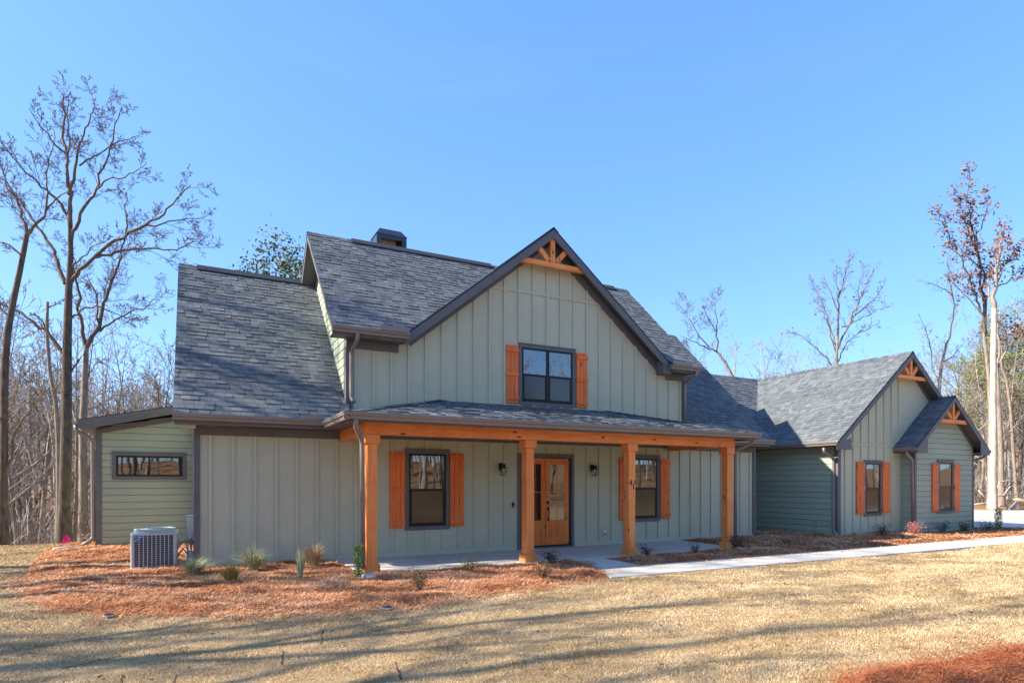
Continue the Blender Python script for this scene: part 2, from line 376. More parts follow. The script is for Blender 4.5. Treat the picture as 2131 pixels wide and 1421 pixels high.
# dormer left side, lap siding
zu = lambda y: 4.86 + PS * (min(y, 31.9 - y) - 12.75) - .1
mb = MB(); lap(mb, (2.9, 0, 0), (0, 1, 0), (-1, 0, 0), lambda z: max(13.2, 12.95 + (z - 4.86) / PS), lambda z: min(18.6, 31.9 - (12.95 + (z - 4.86) / PS)), 3.1, 7.72)
mb.build('wall', M['lap'], house)
# wing
WX0, WX1, WY = 17.58, 24.4, 12.04
WG, WGZ = 21.0, 5.96
WW = (18.87, 19.79, .57, 2.33)
wt = lambda x: WGZ - .30 - .8 * abs(x - WG)
board_wall('wall', WY, [(WX0, -.2), (WX1, -.2), (WX1, 2.9), (WG, 5.7), (WX0, 2.9)], wt, .1, [WX0 + .36 + .4 * i for i in range(8)], [WW], house)
MB().box(17.72, WY - .024, 2.80, 20.9, WY - .001, 2.88).box(17.68, WY - .018, -.15, 20.88, WY - .001, .08).build_split('belt_board', M['board'], house)
MB().prism([(WX0 + .01, WY + .11, -.3), (WX1 - .01, WY + .11, -.3), (WX1 - .01, WY + .11, 2.86), (WG, WY + .11, 5.65), (WX0 + .01, WY + .11, 2.86)], (0, 14, 0)).build('wall', M['lap'], house)
mb = MB(); lap(mb, (WX0, 0, 0), (0, 1, 0), (-1, 0, 0), lambda z: WY, lambda z: 15.1, -.1, 2.75); mb.build('wall', M['lap'], house)
mb = MB().box(15.28, 15.1, -.3, WX0, 20.5, 2.75); lap(mb, (15.28, 15.1, 0), (1, 0, 0), (0, -1, 0), lambda z: 0, lambda z: 2.3, -.1, 2.75); mb.build('wall', M['lap'], house)
# bump-out
BX0, BX1, BY = 20.9, 24.42, 11.6
BG, BGZ = 22.65, 4.55
BW = (22.17, 23.12, .60, 2.38)
bt = lambda z: max(0, (z - 2.8) / .8)
MB().prism([(BX0, BY + .03, -.2), (BX1, BY + .03, -.2), (BX1, BY + .03, 2.8), (BG, BY + .03, 4.2), (BX0, BY + .03, 2.8)], (0, .9, 0)).build('wall', M['lap'], house)
mb = MB(); lap(mb, (BX0, BY + .03, 0), (1, 0, 0), (0, -1, 0), lambda z: bt(z), lambda z: 3.52 - bt(z), -.08, 4.2); mb.build('wall', M['lap'], house)
mb = MB(); lap(mb, (BX0, BY + .03, 0), (0, 1, 0), (-1, 0, 0), lambda z: 0, lambda z: .43, -.08, 2.75); mb.build('wall', M['lap'], house)
# lean-to sunroom
LX, LY = -2.2, 18.6
ltop = lambda x: 3.02 + .215 * (x + 2.2)
MB().prism([(LX, LY + .02, -.5), (0, LY + .02, -.5), (0, LY + .02, ltop(0)), (LX, LY + .02, ltop(LX))], (0, 6, 0)).build('wall', M['lap'], house)
mb = MB(); lap(mb, (LX, LY + .02, 0), (1, 0, 0), (0, -1, 0), lambda z: max(0, (z - 3.02) / .215), lambda z: 2.2, .06, 3.44); mb.build('wall', M['lap'], house)
MB().box(LX + .01, LY - .01, -.6, 0, LY + .03, .055).build('foundation', M['clay'], house)

# --- corner boards and friezes
t = MB()
t.box(-.022, YW - .042, -.15, .09, YW + .1, 2.56)
t.box(15.19, YW - .042, -.15, 15.302, YW + .1, 2.56)
t.box(-.02, YW - .034, 2.56, 2.72, YW - .001, 2.735); t.box(11.97, YW - .034, 2.56, 15.3, YW - .001, 2.735)
t.box(2.72, YW - .03, 2.60, 11.97, YW - .001, 2.735)
t.box(2.855, YW - .04, 3.2, 2.99, YW + .08, 4.52); t.box(12.35, YW - .04, 3.2, 12.455, YW + .08, 4.52)
t.box(2.875, YW - .032, 4.52, 4.02, YW - .001, 4.70); t.box(11.73, YW - .032, 4.52, 12.455, YW - .001, 4.70)
t.box(WX0 - .046, WY - .045, -.15, WX0 + .1, WY + .09, 2.79)
t.box(BX0 - .046, BY - .018, -.15, BX0 + .06, BY + .09, 2.7); t.box(BX1 - .06, BY - .018, -.15, BX1 + .03, BY + .09, 2.7)
t.box(LX - .03, LY - .03, -.05, LX + .11, LY + .1, 2.99)
t.prism([(LX + .11, LY - .024, 2.90), (0, LY - .024, 3.37), (0, LY - .024, 3.5), (LX + .11, LY - .024, 3.03)], (0, .04, 0))
split(t, 'corner_trim', M['trim'], house, .004)
g = MB()                                              # rake friezes on the gable walls
def rake(mb, cx, za, slope, hw, h, y0, y1, s):
    mb.prism([(cx, y0, za), (cx + s * hw, y0, za - slope * hw), (cx + s * hw, y0, za - slope * hw - h), (cx, y0, za - h)], (0, y1 - y0, 0))
for s in (-1, 1):
    rake(g, GA, 7.80, .8, 3.6, .24, YW - .036, YW - .001, s)
    rake(g, WG, 5.80, .8, 3.35, .16, WY - .034, WY - .001, s)
    rake(g, BG, 4.36, .8, 1.8, .12, BY - .015, BY + .02, s)
split(g, 'frieze_board', M['trim'], house)

# --- roofs
def roof(name, poly, udir, parent=house, tabs=True, ex=.143, thick=.035, seed=1):
    rn = random.Random(seed); P = [Vector(p) for p in poly]; u = Vector(udir).normalized()
    n = (P[1] - P[0]).cross(P[2] - P[0]).normalized()
    if n.z < 0: n = -n
    v = n.cross(u).normalized()
    if v.z < 0: v = -v
    o = P[0]; Q = [((p - o).dot(u), (p - o).dot(v)) for p in P]
    deck = MB().prism(P, -n * thick).build(name, M['shingle_edge'], parent)
    if not tabs: deck.data.materials[0] = M['shingle']; return deck
    mb = MB(); vmin, vmax = min(q[1] for q in Q), max(q[1] for q in Q)
    def iv(vv):
        vv = min(max(vv, vmin + 1e-4), vmax - 1e-4); xs_ = []
        for i in range(len(Q)):
            (a, b), (c, d) = Q[i], Q[(i + 1) % len(Q)]
            if (b - vv) * (d - vv) <= 0 and abs(d - b) > 1e-7: xs_.append(a + (c - a) * (vv - b) / (d - b))
        return min(xs_), max(xs_)
    vv = vmin - .012; row = 0
    while vv < vmax - .02:
        v1 = min(vv + ex + .004, vmax); L0, R0 = iv(vv); L1, R1 = iv(v1)
        a = min(L0, L1) - rn.random() * .3
        base = .5 + .04 * math.sin(row * .5 + rn.random())
        while a < max(R0, R1):
            b = a + rn.choice((.11, .14, .17, .2, .22)); c = b - .005
            a0, b0, a1, b1 = max(a, L0), min(c, R0), max(a, L1), min(c, R1)
            if b0 - a0 > .004 or b1 - a1 > .004:
                if b0 < a0: a0 = b0 = min(max(a0, L0), R0)
                if b1 < a1: a1 = b1 = min(max(a1, L1), R1)
                h = rn.choice((.006, .007, .016, .019)); tn = min(1, max(0, base + .05 + rn.gauss(0, .10)))
                X = lambda uu, w_, hh: o + u * uu + v * w_ + n * hh
                mb.add([X(a0, vv, h), X(b0, vv, h), X(b1, v1, .003), X(a1, v1, .003), X(a0, vv, 0), X(b0, vv, 0)], [(0, 1, 2, 3), (4, 5, 1, 0)], tn)
            a = b
        vv += ex; row += 1
    f0 = mb.f[0]; nn = (Vector(mb.v[f0[1]]) - Vector(mb.v[f0[0]])).cross(Vector(mb.v[f0[2]]) - Vector(mb.v[f0[1]]))
    if nn.dot(n) < 0: mb.f = [f[::-1] for f in mb.f]
    return mb.build('shingles', M['shingle'], deck)
zf = lambda y: 2.92 + PS * (y - 12.75)
zd = lambda y: 4.86 + PS * (y - 12.75)
RX0, RX1 = -.35, 15.55; RY = 17.0; RZ = zf(RY)
roof('roof', [(RX0, 12.75, 2.92), (2.91, 12.75, 2.92), (2.91, RY, RZ), (RX0, RY, RZ)], (1, 0, 0), seed=1)
roof('roof', [(12.42, 12.75, 2.92), (RX1, 12.75, 2.92), (RX1, RY, RZ), (12.42, RY, RZ)], (1, 0, 0), seed=2)
roof('roof', [(RX0, 21.25, 2.92), (RX1, 21.25, 2.92), (RX1, RY, RZ), (RX0, RY, RZ)], (1, 0, 0), tabs=False)
UX0, UX1, UY = 2.5, 12.53, 15.95; UZ = zd(UY)
roof('roof', [(UX0, 12.75, 4.86), (4.04, 12.75, 4.86), (GA, UY, UZ), (UX0, UY, UZ)], (1, 0, 0), seed=3)
roof('roof', [(11.71, 12.75, 4.86), (UX1, 12.75, 4.86), (UX1, UY, UZ), (GA, UY, UZ)], (1, 0, 0), seed=4)
roof('roof', [(UX0, 19.15, 4.86), (UX1, 19.15, 4.86), (UX1, UY, UZ), (UX0, UY, UZ)], (1, 0, 0), tabs=False)
FY = 12.88
roof('roof', [(4.10, FY, GAZ - .8 * 3.775), (GA, FY, GAZ), (GA, UY, GAZ), (4.2, 12.9, GAZ - .8 * 3.675)], (0, 1, 0), tabs=False)
roof('roof', [(11.65, FY, GAZ - .8 * 3.775), (GA, FY, GAZ), (GA, UY, GAZ), (11.55, 12.9, GAZ - .8 * 3.675)], (0, 1, 0), tabs=False)
PX0, PX1, PY0, PZ0, PZ1, PA, PB = 2.36, 12.36, 10.62, 2.87, 3.53, 5.06, 9.66
roof('roof', [(PX0, PY0, PZ0), (PX1, PY0, PZ0), (PB, YW + .02, PZ1), (PA, YW + .02, PZ1)], (1, 0, 0), seed=6)
roof('roof', [(PX0, PY0, PZ0), (PA, YW + .02, PZ1), (PX0, YW + .02, PZ0)], (0, 1, 0), seed=7)
roof('roof', [(PX1, PY0, PZ0), (PB, YW + .02, PZ1), (PX1, YW + .02, PZ0)], (0, 1, 0), seed=8)
roof('roof', [(15.29, 14.8, 2.93), (17.2, 14.8, 2.93), (WG, 17.97, 5.955), (15.29, 17.97, 5.955)], (1, 0, 0), seed=9)
roof('roof', [(15.29, 21.14, 2.93), (WG, 21.14, 2.93), (WG, 17.97, 5.955), (15.29, 17.97, 5.955)], (1, 0, 0), tabs=False)
WF = 11.72
roof('roof', [(17.11, WF, 2.848), (17.11, 26.4, 2.848), (WG, 26.4, WGZ), (WG, WF, WGZ)], (0, 1, 0), seed=10)
roof('roof', [(24.89, WF, 2.848), (24.89, 26.4, 2.848), (WG, 26.4, WGZ), (WG, WF, WGZ)], (0, 1, 0), tabs=False)
BF = 11.28
roof('roof', [(20.46, BF, BGZ - .8 * 2.19), (20.46, WY + .01, BGZ - .8 * 2.19), (BG, 13.6, BGZ), (BG, BF, BGZ)], (0, 1, 0), seed=11)
roof('roof', [(24.86, BF, BGZ - .8 * 2.21), (24.86, WY + .4, BGZ - .8 * 2.21), (BG, 13.6, BGZ), (BG, BF, BGZ)], (0, 1, 0), tabs=False)
roof('roof', [(-2.56, 18.25, 3.20), (.0, 18.25, 3.75), (.0, 25, 3.75), (-2.56, 25, 3.20)], (0, 1, 0), tabs=False)
def ridge(p, q, slope, sd):
    p, q, sd = Vector(p), Vector(q), Vector(sd); m = MB(); L = (q - p).length; n = max(1, int(L / .2)); d = (q - p) / n
    for i in range(n):
        a = p + d * i; b = a + d * 1.15; up = Vector((0, 0, .022)); lo = Vector((0, 0, .010)); w_ = .14
        for s in (-1, 1):
            e = sd * (s * w_) - Vector((0, 0, slope * w_))
            m.add([a + up, b + lo, b + e + lo, a + e + up], [(0, 1, 2, 3)] if s < 0 else [(3, 2, 1, 0)], random.random() * .6 + .1)
    return m.build('ridge_cap', M['shingle'], house)
ridge((RX0, RY, RZ), (2.95, RY, RZ), PS, (0, 1, 0)); ridge((12.5, RY, RZ), (RX1, RY, RZ), PS, (0, 1, 0))
ridge((UX0, UY, UZ), (UX1, UY, UZ), PS, (0, 1, 0)); ridge((WG, WF, WGZ), (WG, 26.4, WGZ), .8, (1, 0, 0))
ridge((15.5, 17.97, 5.955), (WG, 17.97, 5.955), PS, (0, 1, 0)); ridge((GA, FY, GAZ), (GA, UY, GAZ), .8, (1, 0, 0)); ridge((BG, BF, BGZ), (BG, 13.3, BGZ), .8, (1, 0, 0))
ridge((PX0, PY0, PZ0 + .004), (PA, YW, PZ1 + .004), .16, (.7, -.7, 0)); ridge((PX1, PY0, PZ0 + .004), (PB, YW, PZ1 + .004), .16, (.7, .7, 0))
v_ = MB()
for a, b, y, z in ((.05, 2.5, RY, RZ), (3.6, 7.6, UY, UZ), (8.2, 12.0, UY, UZ)):
    for s in (-1, 1): v_.prism([(a, y, z + .055), (b, y, z + .055), (b, y + s * .16, z + .055 - .15), (a, y + s * .16, z + .055 - .15)], (0, 0, -.03))
split(v_, 'ridge_vent', M['shingle_edge'], house)

# --- fascias, rake boards, soffits
f = MB()
for s in (-1, 1):
    rake(f, GA, GAZ - .05, .8, 3.78, .21, FY - .005, FY + .035, s)
    rake(f, WG, WGZ - .05, .8, 3.89, .17, WF - .005, WF + .035, s)
    rake(f, BG, BGZ - .05, .8, 2.2, .16, BF - .005, BF + .035, s)
f.prism([(WX0 - .47, WF - .004, 2.80), (WX0 - .47, WF - .004, 2.64), (WX0 + .2, WF - .004, 2.64), (WX0 + .2, WF - .004, 3.0)], (0, .03, 0))
for s in (-1, 1): f.prism([(BG + s * 2.2, BF - .004, 2.74), (BG + s * 2.2, BF - .004, 2.6), (BG + s * 1.62, BF - .004, 2.6), (BG + s * 1.62, BF - .004, 3.05)], (0, .03, 0))
f.prism([(GA + 3.78, FY - .004, 4.86), (GA + 3.78, FY - .004, 4.62), (GA + 3.5, FY - .004, 4.62), (GA + 3.5, FY - .004, 5.0)], (0, .3, 0))
f.box(RX0, 12.77, 2.72, 2.72, 12.80, 2.87); f.box(11.9, 12.77, 2.72, RX1, 12.80, 2.87)
f.box(UX0, 12.77, 4.68, 4.08, 12.80, 4.82); f.box(11.68, 12.77, 4.68, UX1, 12.80, 4.82)
f.box(PX0 + .02, PY0 + .02, 2.70, PX1 - .02, PY0 + .05, 2.83); f.box(PX0 + .02, PY0 + .05, 2.70, PX0 + .05, 12.74, 2.83); f.box(PX1 - .05, PY0 + .05, 2.70, PX1 - .02, 12.74, 2.83)
f.box(17.14, WF + .04, 2.72, 17.17, 14.7, 2.82); f.box(20.48, BF + .04, 2.6, 20.51, WY, 2.75); f.box(24.82, BF + .04, 2.6, 24.85, 13, 2.75)
f.prism([(-2.56, 18.22, 3.17), (0, 18.22, 3.72), (0, 18.22, 3.55), (-2.15, 18.22, 3.02), (-2.2, 18.22, 2.97), (-2.56, 18.22, 2.97)], (0, .035, 0))
for x, z0, y0, y1, zz, ss in ((UX0, 4.86, 12.75, UY, zd, 1), (RX0, 2.92, 12.75, RY, zf, 1)):      # rake boards of the side gables
    f.prism([(x + .01, y0, z0 - .03), (x + .01, y1, zz(y1) - .03), (x + .01, y1, zz(y1) - .2), (x + .01, y0, z0 - .2)], (.03, 0, 0))
    f.prism([(x + .01, 2 * y1 - y0, z0 - .03), (x + .01, y1, zz(y1) - .03), (x + .01, y1, zz(y1) - .2), (x + .01, 2 * y1 - y0, z0 - .2)], (.03, 0, 0))
f.prism([(RX1 - .04, 12.75, 2.89), (RX1 - .04, RY, RZ - .03), (RX1 - .04, RY, RZ - .2), (RX1 - .04, 12.75, 2.72)], (.03, 0, 0))
split(f, 'fascia', M['trim'], house, .004)
so = MB()
so.box(RX0 + .02, 12.80, 2.742, 2.74, YW, 2.76); so.box(11.9, 12.80, 2.742, RX1 - .05, YW, 2.76)
so.box(UX0 + .02, 12.80, 4.705, 4.08, YW, 4.72); so.box(11.68, 12.80, 4.705, UX1 - .03, YW, 4.72)
so.box(PX0 + .05, PY0 + .05, 2.735, PX1 - .05, YW, 2.75)
so.box(17.17, WF + .04, 2.755, WX0, 14.9, 2.77); so.box(20.51, BF + .04, 2.66, BX0, WY, 2.68); so.box(BX1, BF + .04, 2.66, 24.82, 13, 2.68)
so.box(-2.54, 18.26, 2.98, LX, 24, 3.0)
for (cx, za, hw, y0, y1) in ((GA, GAZ - .07, 3.74, FY + .035, YW), (WG, WGZ - .07, 3.86, WF + .035, WY), (BG, BGZ - .07, 2.15, BF + .035, BY + .03)):
    for s in (-1, 1): so.prism([(cx, y0, za), (cx + s * hw, y0, za - .8 * hw), (cx + s * hw, y0, za - .8 * hw - .02), (cx, y0, za - .02)], (0, y1 - y0, 0))
so.prism([(UX0 + .04, 12.8, 4.74), (UX0 + .04, UY, UZ - .08), (UX0 + .04, UY, UZ - .1), (UX0 + .04, 12.8, 4.72)], (.36, 0, 0))
so.prism([(UX0 + .04, 19.1, 4.74), (UX0 + .04, UY, UZ - .08), (UX0 + .04, UY, UZ - .1), (UX0 + .04, 19.1, 4.72)], (.36, 0, 0))
split(so, 'soffit', M['trim'], house)

# --- gutters (K profile) and downspouts
def gutter(p, q, out, hgt=.125, dep=.12):
    p, q, out = Vector(p), Vector(q), Vector(out); u = Vector((0, 0, 1))
    pr = [(0, 0), (.07, 0), (.085, .045), (.118, .07), (.12, .10), (.128, .10), (.128, hgt), (.116, hgt), (.11, .085), (.02, .02), (.01, hgt), (0, hgt)]
    return MB().prism([p + out * a + u * b for a, b in pr], q - p).build('gutter', M['gutter'], house)
gutter((RX0 - .01, 12.768, 2.795), (2.34, 12.768, 2.795), (0, -1, 0)); gutter((12.38, 12.768, 2.795), (RX1 + .02, 12.768, 2.795), (0, -1, 0))
gutter((UX0 - .01, 12.768, 4.735), (4.12, 12.768, 4.735), (0, -1, 0)); gutter((11.5, 12.768, 4.735), (UX1 + .02, 12.768, 4.735), (0, -1, 0))
gutter((PX0 - .1, PY0 + .018, 2.74), (PX1 + .1, PY0 + .018, 2.74), (0, -1, 0)); gutter((PX0 + .018, PY0 - .1, 2.738), (PX0 + .018, 12.62, 2.738), (-1, 0, 0))
gutter((17.138, WF, 2.765), (17.138, 14.75, 2.765), (-1, 0, 0)); gutter((20.478, BF, 2.655), (20.478, WY - .02, 2.655), (-1, 0, 0))
gutter((-2.56, 18.24, 3.06), (-2.56, 24, 3.06), (-1, 0, 0)); gutter((24.852, BF, 2.655), (24.852, 13, 2.655), (1, 0, 0))
df = MB()                                             # diverter boards where roofs pour into the gutters
df.box(1.9, 12.62, 2.90, 2.32, 12.64, 2.99); df.box(3.45, 12.62, 4.85, 4.1, 12.64, 4.95); df.box(11.5, 12.62, 4.85, 12.2, 12.64, 4.95)
split(df, 'splash_guard', M['gutter'], house)
def spout(pts, w_=.075, d_=.06):
    mb = MB(); P = [Vector(p) for p in pts]; out = []
    for i, p in enumerate(P):                         # round the elbows
        if 0 < i < len(P) - 1:
            a = p + (P[i - 1] - p).normalized() * min(.09, (P[i - 1] - p).length * .4); c = p + (P[i + 1] - p).normalized() * min(.09, (P[i + 1] - p).length * .4)
            for k in range(5):
                s_ = k / 4; out.append(a * (1 - s_) ** 2 + p * 2 * s_ * (1 - s_) + c * s_ ** 2)
        else: out.append(p)
    mb.tube(out, .045, 8); return mb.build('downspout', M['gutter'], house, True)
spout([(2.47, 10.58, 2.74), (2.47, 10.6, 2.62), (2.66, 10.92, 2.40), (2.69, 10.98, .1)])
spout([(3.0, 12.7, 4.74), (3.0, 12.74, 4.6), (2.965, 13.11, 4.42), (2.965, 13.11, 3.42), (2.99, 12.98, 3.36)])
spout([(12.42, 12.7, 4.74), (12.42, 12.74, 4.62), (12.36, 13.11, 4.45), (12.36, 13.11, 3.42)])
spout([(12.35, 10.64, 2.74), (12.35, 10.7, 2.64), (12.16, 11.08, 2.45), (12.16, 11.1, .05)])
spout([(17.08, 12.15, 2.70), (17.1, 12.15, 2.58), (17.5, 12.12, 2.38), (17.5, 12.12, .12), (17.46, 11.95, .03)])
spout([(20.42, 11.6, 2.66), (20.45, 11.6, 2.52), (20.8, 11.63, 2.38), (20.83, 11.63, .05)])
spout([(-2.62, 18.45, 3.06), (-2.6, 18.45, 2.92), (-2.29, 18.6, 2.72), (-2.28, 18.62, .22), (-2.5, 18.45, .06)])
spout([(24.91, 11.45, 2.66), (24.88, 11.45, 2.54), (24.5, 11.75, 2.38), (24.49, 11.75, .05)])

# --- windows
def window(rect, y, cols=1, rows=2, tr=.085, screens=True):
    x0, x1, z0, z1 = rect; m = MB()
    m.box(x0, y - .034, z0, x1, y - .001, z0 + tr); m.box(x0, y - .034, z1 - tr, x1, y - .001, z1)
    m.box(x0, y - .03, z0 + tr, x0 + tr, y - .001, z1 - tr); m.box(x1 - tr, y - .03, z0 + tr, x1, y - .001, z1 - tr)
    m.box(x0 - .015, y - .05, z1 - .002, x1 + .015, y - .001, z1 + .02)
    win = m.build('window', M['trim'], house, False, .003)
    a, b, c, d = x0 + tr, x1 - tr, z0 + tr, z1 - tr; fr = MB(); fw = .045
    fr.box(a, y - .026, c, b, y - .001, c + fw); fr.box(a, y - .026, d - fw, b, y - .001, d)
    fr.box(a, y - .026, c + fw, a + fw, y - .001, d - fw); fr.box(b - fw, y - .026, c + fw, b, y - .001, d - fw)
    W = (b - a) / cols
    for i in range(1, cols): fr.box(a + W * i - fw, y - .0262, c + fw, a + W * i + fw, y - .001, d - fw)
    mz = (c + d) / 2
    for i in range(cols):
        p, q = a + W * i + fw, a + W * (i + 1) - fw
        if rows == 2:
            fr.box(p, y - .022, mz - .028, q, y - .001, mz + .028)
            fr.box(p, y - .0225, c + fw, p + .03, y - .001, mz - .028); fr.box(q - .03, y - .0225, c + fw, q, y - .001, mz - .028); fr.box(p + .03, y - .0225, c + fw, q - .03, y - .001, c + fw + .035)
            MB().box(p, y - .012, mz + .028, q, y - .0015, d - fw).build('pane', M['glass'], win)
            MB().box(p + .03, y - .010, c + fw + .035, q - .03, y - .0015, mz - .028).build('pane', M['screen'] if screens else M['glass'], win)
        else: MB().box(p, y - .012, c + fw, q, y - .0015, d - fw).build('pane', M['glass'], win)
    fr.build('frame', M['black'], win, False, .004)
    return win
window(W1, YW); window(W2, YW); window(UW, YW, 2); window(WW, WY - .001, tr=.07); window(BW, BY - .006, tr=.075)
window((-1.87, -.2, 1.72, 2.42), LY - .016, 1, 1, tr=.085)
def shutter(x0, x1, z0, z1, y):
    m = MB(); n = 3; w_ = (x1 - x0) / n
    for i in range(n): m.box(x0 + w_ * i + .003, y - .05, z0, x0 + w_ * (i + 1) - .003, y - .002, z1)
    sh = m.build('shutter', M['shutter'], house, False, .003); b = MB()
    for z in (z0 + .07, (z0 + z1) / 2 - .045, z1 - .16): b.box(x0, y - .072, z, x1, y - .0495, z + .09)
    split(b, 'batten', M['shutter'], sh, .004)
shutter(3.82, 4.165, .63, 2.32, YW); shutter(5.235, 5.58, .63, 2.32, YW)
shutter(10.10, 10.445, .63, 2.31, YW); shutter(11.515, 11.86, .63, 2.31, YW)
shutter(6.69, 7.03, 3.58, 4.98, YW); shutter(8.72, 9.06, 3.58, 4.98, YW)
shutter(18.47, 18.86, .64, 2.29, WY); shutter(19.80, 20.18, .64, 2.29, WY)
shutter(21.83, 22.16, .66, 2.29, BY); shutter(23.13, 23.49, .66, 2.29, BY)

# --- front door
m = MB(); m.box(7.02, YW - .036, -.03, 7.1, YW - .001, 2.36); m.box(8.58, YW - .036, -.03, 8.66, YW - .001, 2.36); m.box(7.1, YW - .036, 2.27, 8.58, YW - .001, 2.36); m.box(7.1, YW - .06, -.03, 8.58, YW - .001, .035)
dset = m.build('door_frame', M['trim'], house, False, .004)
MB().box(7.1, YW - .012, .035, 8.58, YW - .001, 2.27).build('door_jamb', M['blackmetal'], dset)
def leaf(x0, x1, handle):
    m = MB(); ya, yb = YW - .03, YW - .0125; z0, z1 = .075, 2.25; s = .125; gz0, gz1 = .70, 2.10
    m.box(x0, ya, z0, x0 + s, yb, z1); m.box(x1 - s, ya, z0, x1, yb, z1)
    m.box(x0 + s, ya, gz1, x1 - s, yb, z1); m.box(x0 + s, ya, .52, x1 - s, yb, gz0); m.box(x0 + s, ya, z0, x1 - s, yb, .27)
    m.box(x0 + s + .002, ya + .011, .272, x1 - s - .002, yb, .518); m.box(x0 + s + .045, ya + .004, .315, x1 - s - .045, yb - .002, .475)
    c = (x0 + x1) / 2; m.box(c - .011, ya + .004, gz0, c + .011, yb, gz1); zc = (gz0 + gz1) / 2
    m.box(x0 + s, ya + .0045, zc - .011, c - .011, yb, zc + .011); m.box(c + .011, ya + .0045, zc - .011, x1 - s, yb, zc + .011)
    d = m.build('door', M['door'], house, False, .003)
    g_ = MB(); e = .0
    for (p, q) in ((x0 + s, c - .011), (c + .011, x1 - s)):
        for (r_, t_) in ((gz0, zc - .011), (zc + .011, gz1)): g_.box(p, ya + .009, r_, q, yb - .001, t_)
    g_.build('glass', M['glass'], d)
    if handle:
        h = MB(); hx = x0 + .06
        h.box(hx - .03, ya - .02, 1.10, hx + .03, ya + .001, 1.18); h.box(hx - .03, ya - .02, .95, hx + .03, ya + .001, 1.03); h.box(hx - .024, ya - .018, .69, hx + .024, ya + .001, .74)
        h.tube([(hx, ya - .02, .97), (hx, ya - .055, .95), (hx, ya - .06, .83), (hx, ya - .05, .73), (hx, ya - .015, .715)], .011, 8); h.tube([(hx, ya - .02, 1.14), (hx, ya - .035, 1.14)], .02, 12)
        h.build('handle', M['blackmetal'], d)
leaf(7.12, 7.80, False); leaf(7.81, 8.49, True)

# --- porch: slab, posts, beams
MB().prism([(2.68, 10.86, -.35), (12.25, 10.86, -.35), (12.25, 13.19, -.35), (2.68, 13.19, -.35)], (0, 0, .352)).build('porch_slab', M['concrete'], house, False, .01)
for x in (2.86, 6.14, 8.78, 11.85):
    hw = .094; m = MB().box(x - hw, 10.98, .16, x + hw, 11.18, 2.35); p = m.build('post', M['wood_z'], house, False, .006)
    MB().box(x - .138, 10.945, .003, x + .138, 11.217, .16).build('post_base', M['wood_z'], p, False, .006)
    MB().box(x - .138, 10.945, 2.35, x + .138, 11.217, 2.52).build('post_cap', M['wood_z'], p, False, .006)
for (a, b) in ((2.72, 5.61), (5.612, 9.0), (9.002, 11.40), (11.402, 11.99)): MB().box(a, 10.96, 2.521, b, 11.2, 2.734).build('beam', M['wood_x'], house, False, .005)
MB().box(2.73, 11.201, 2.521, 2.95, YW - .04, 2.734).build('beam', M['wood_y'], house, False, .005)
MB().box(11.76, 11.201, 2.521, 11.98, YW - .04, 2.734).build('beam', M['wood_y'], house, False, .005)
def digit(ch, x, z, size):
    cu = bpy.data.curves.new('house_number', 'FONT'); cu.body = ch; cu.size = size; cu.extrude = .004; cu.offset = 0
    o = bpy.data.objects.new('house_number', cu); COL.objects.link(o); o.location = (x, 10.974, z); o.rotation_euler = (R(90), 0, 0)
    me = bpy.data.meshes.new_from_object(o); bpy.data.objects.remove(o); bpy.data.curves.remove(cu); me.name = 'house_number'; me.materials.clear()
    n = link('house_number', me, M['blackmetal'], house); n.location = (x, 10.974, z); n.rotation_euler = (R(90), 0, 0)
digit('4', 8.692, 1.58, .185); digit('1', 8.772, 1.49, .185)

# --- gable trusses
def truss(cx, y, zb, zt, wb, wt_, zk, sx, sz, kw=.13):
    m = MB().prism([(cx - wb, y, zb), (cx + wb, y, zb), (cx + wt_, y, zt), (cx - wt_, y, zt)], (0, .1, 0))
    o = m.build('gable_truss', M['wood_x'], house, False, .005)
    MB().box(cx - kw / 2, y - .004, zt + .001, cx + kw / 2, y + .096, zk).build('king_post', M['wood_z'], o, False, .005)
    for s in (-1, 1): MB().bar((cx + s * (kw / 2 + .05), y + .05, zt + .03), (cx + s * sx, y + .05, sz), .12, .09, (0, 1, 0)).build('strut', M['wood_z'], o, False, .005)
truss(GA, FY + .05, 6.965, 7.09, .93, .78, 7.72, .40, 7.43)
truss(WG, WF + .05, 5.05, 5.16, .87, .73, 5.78, .37, 5.48, .12)
truss(BG, BF + .05, 3.63, 3.75, .86, .72, 4.34, .38, 4.06, .12)

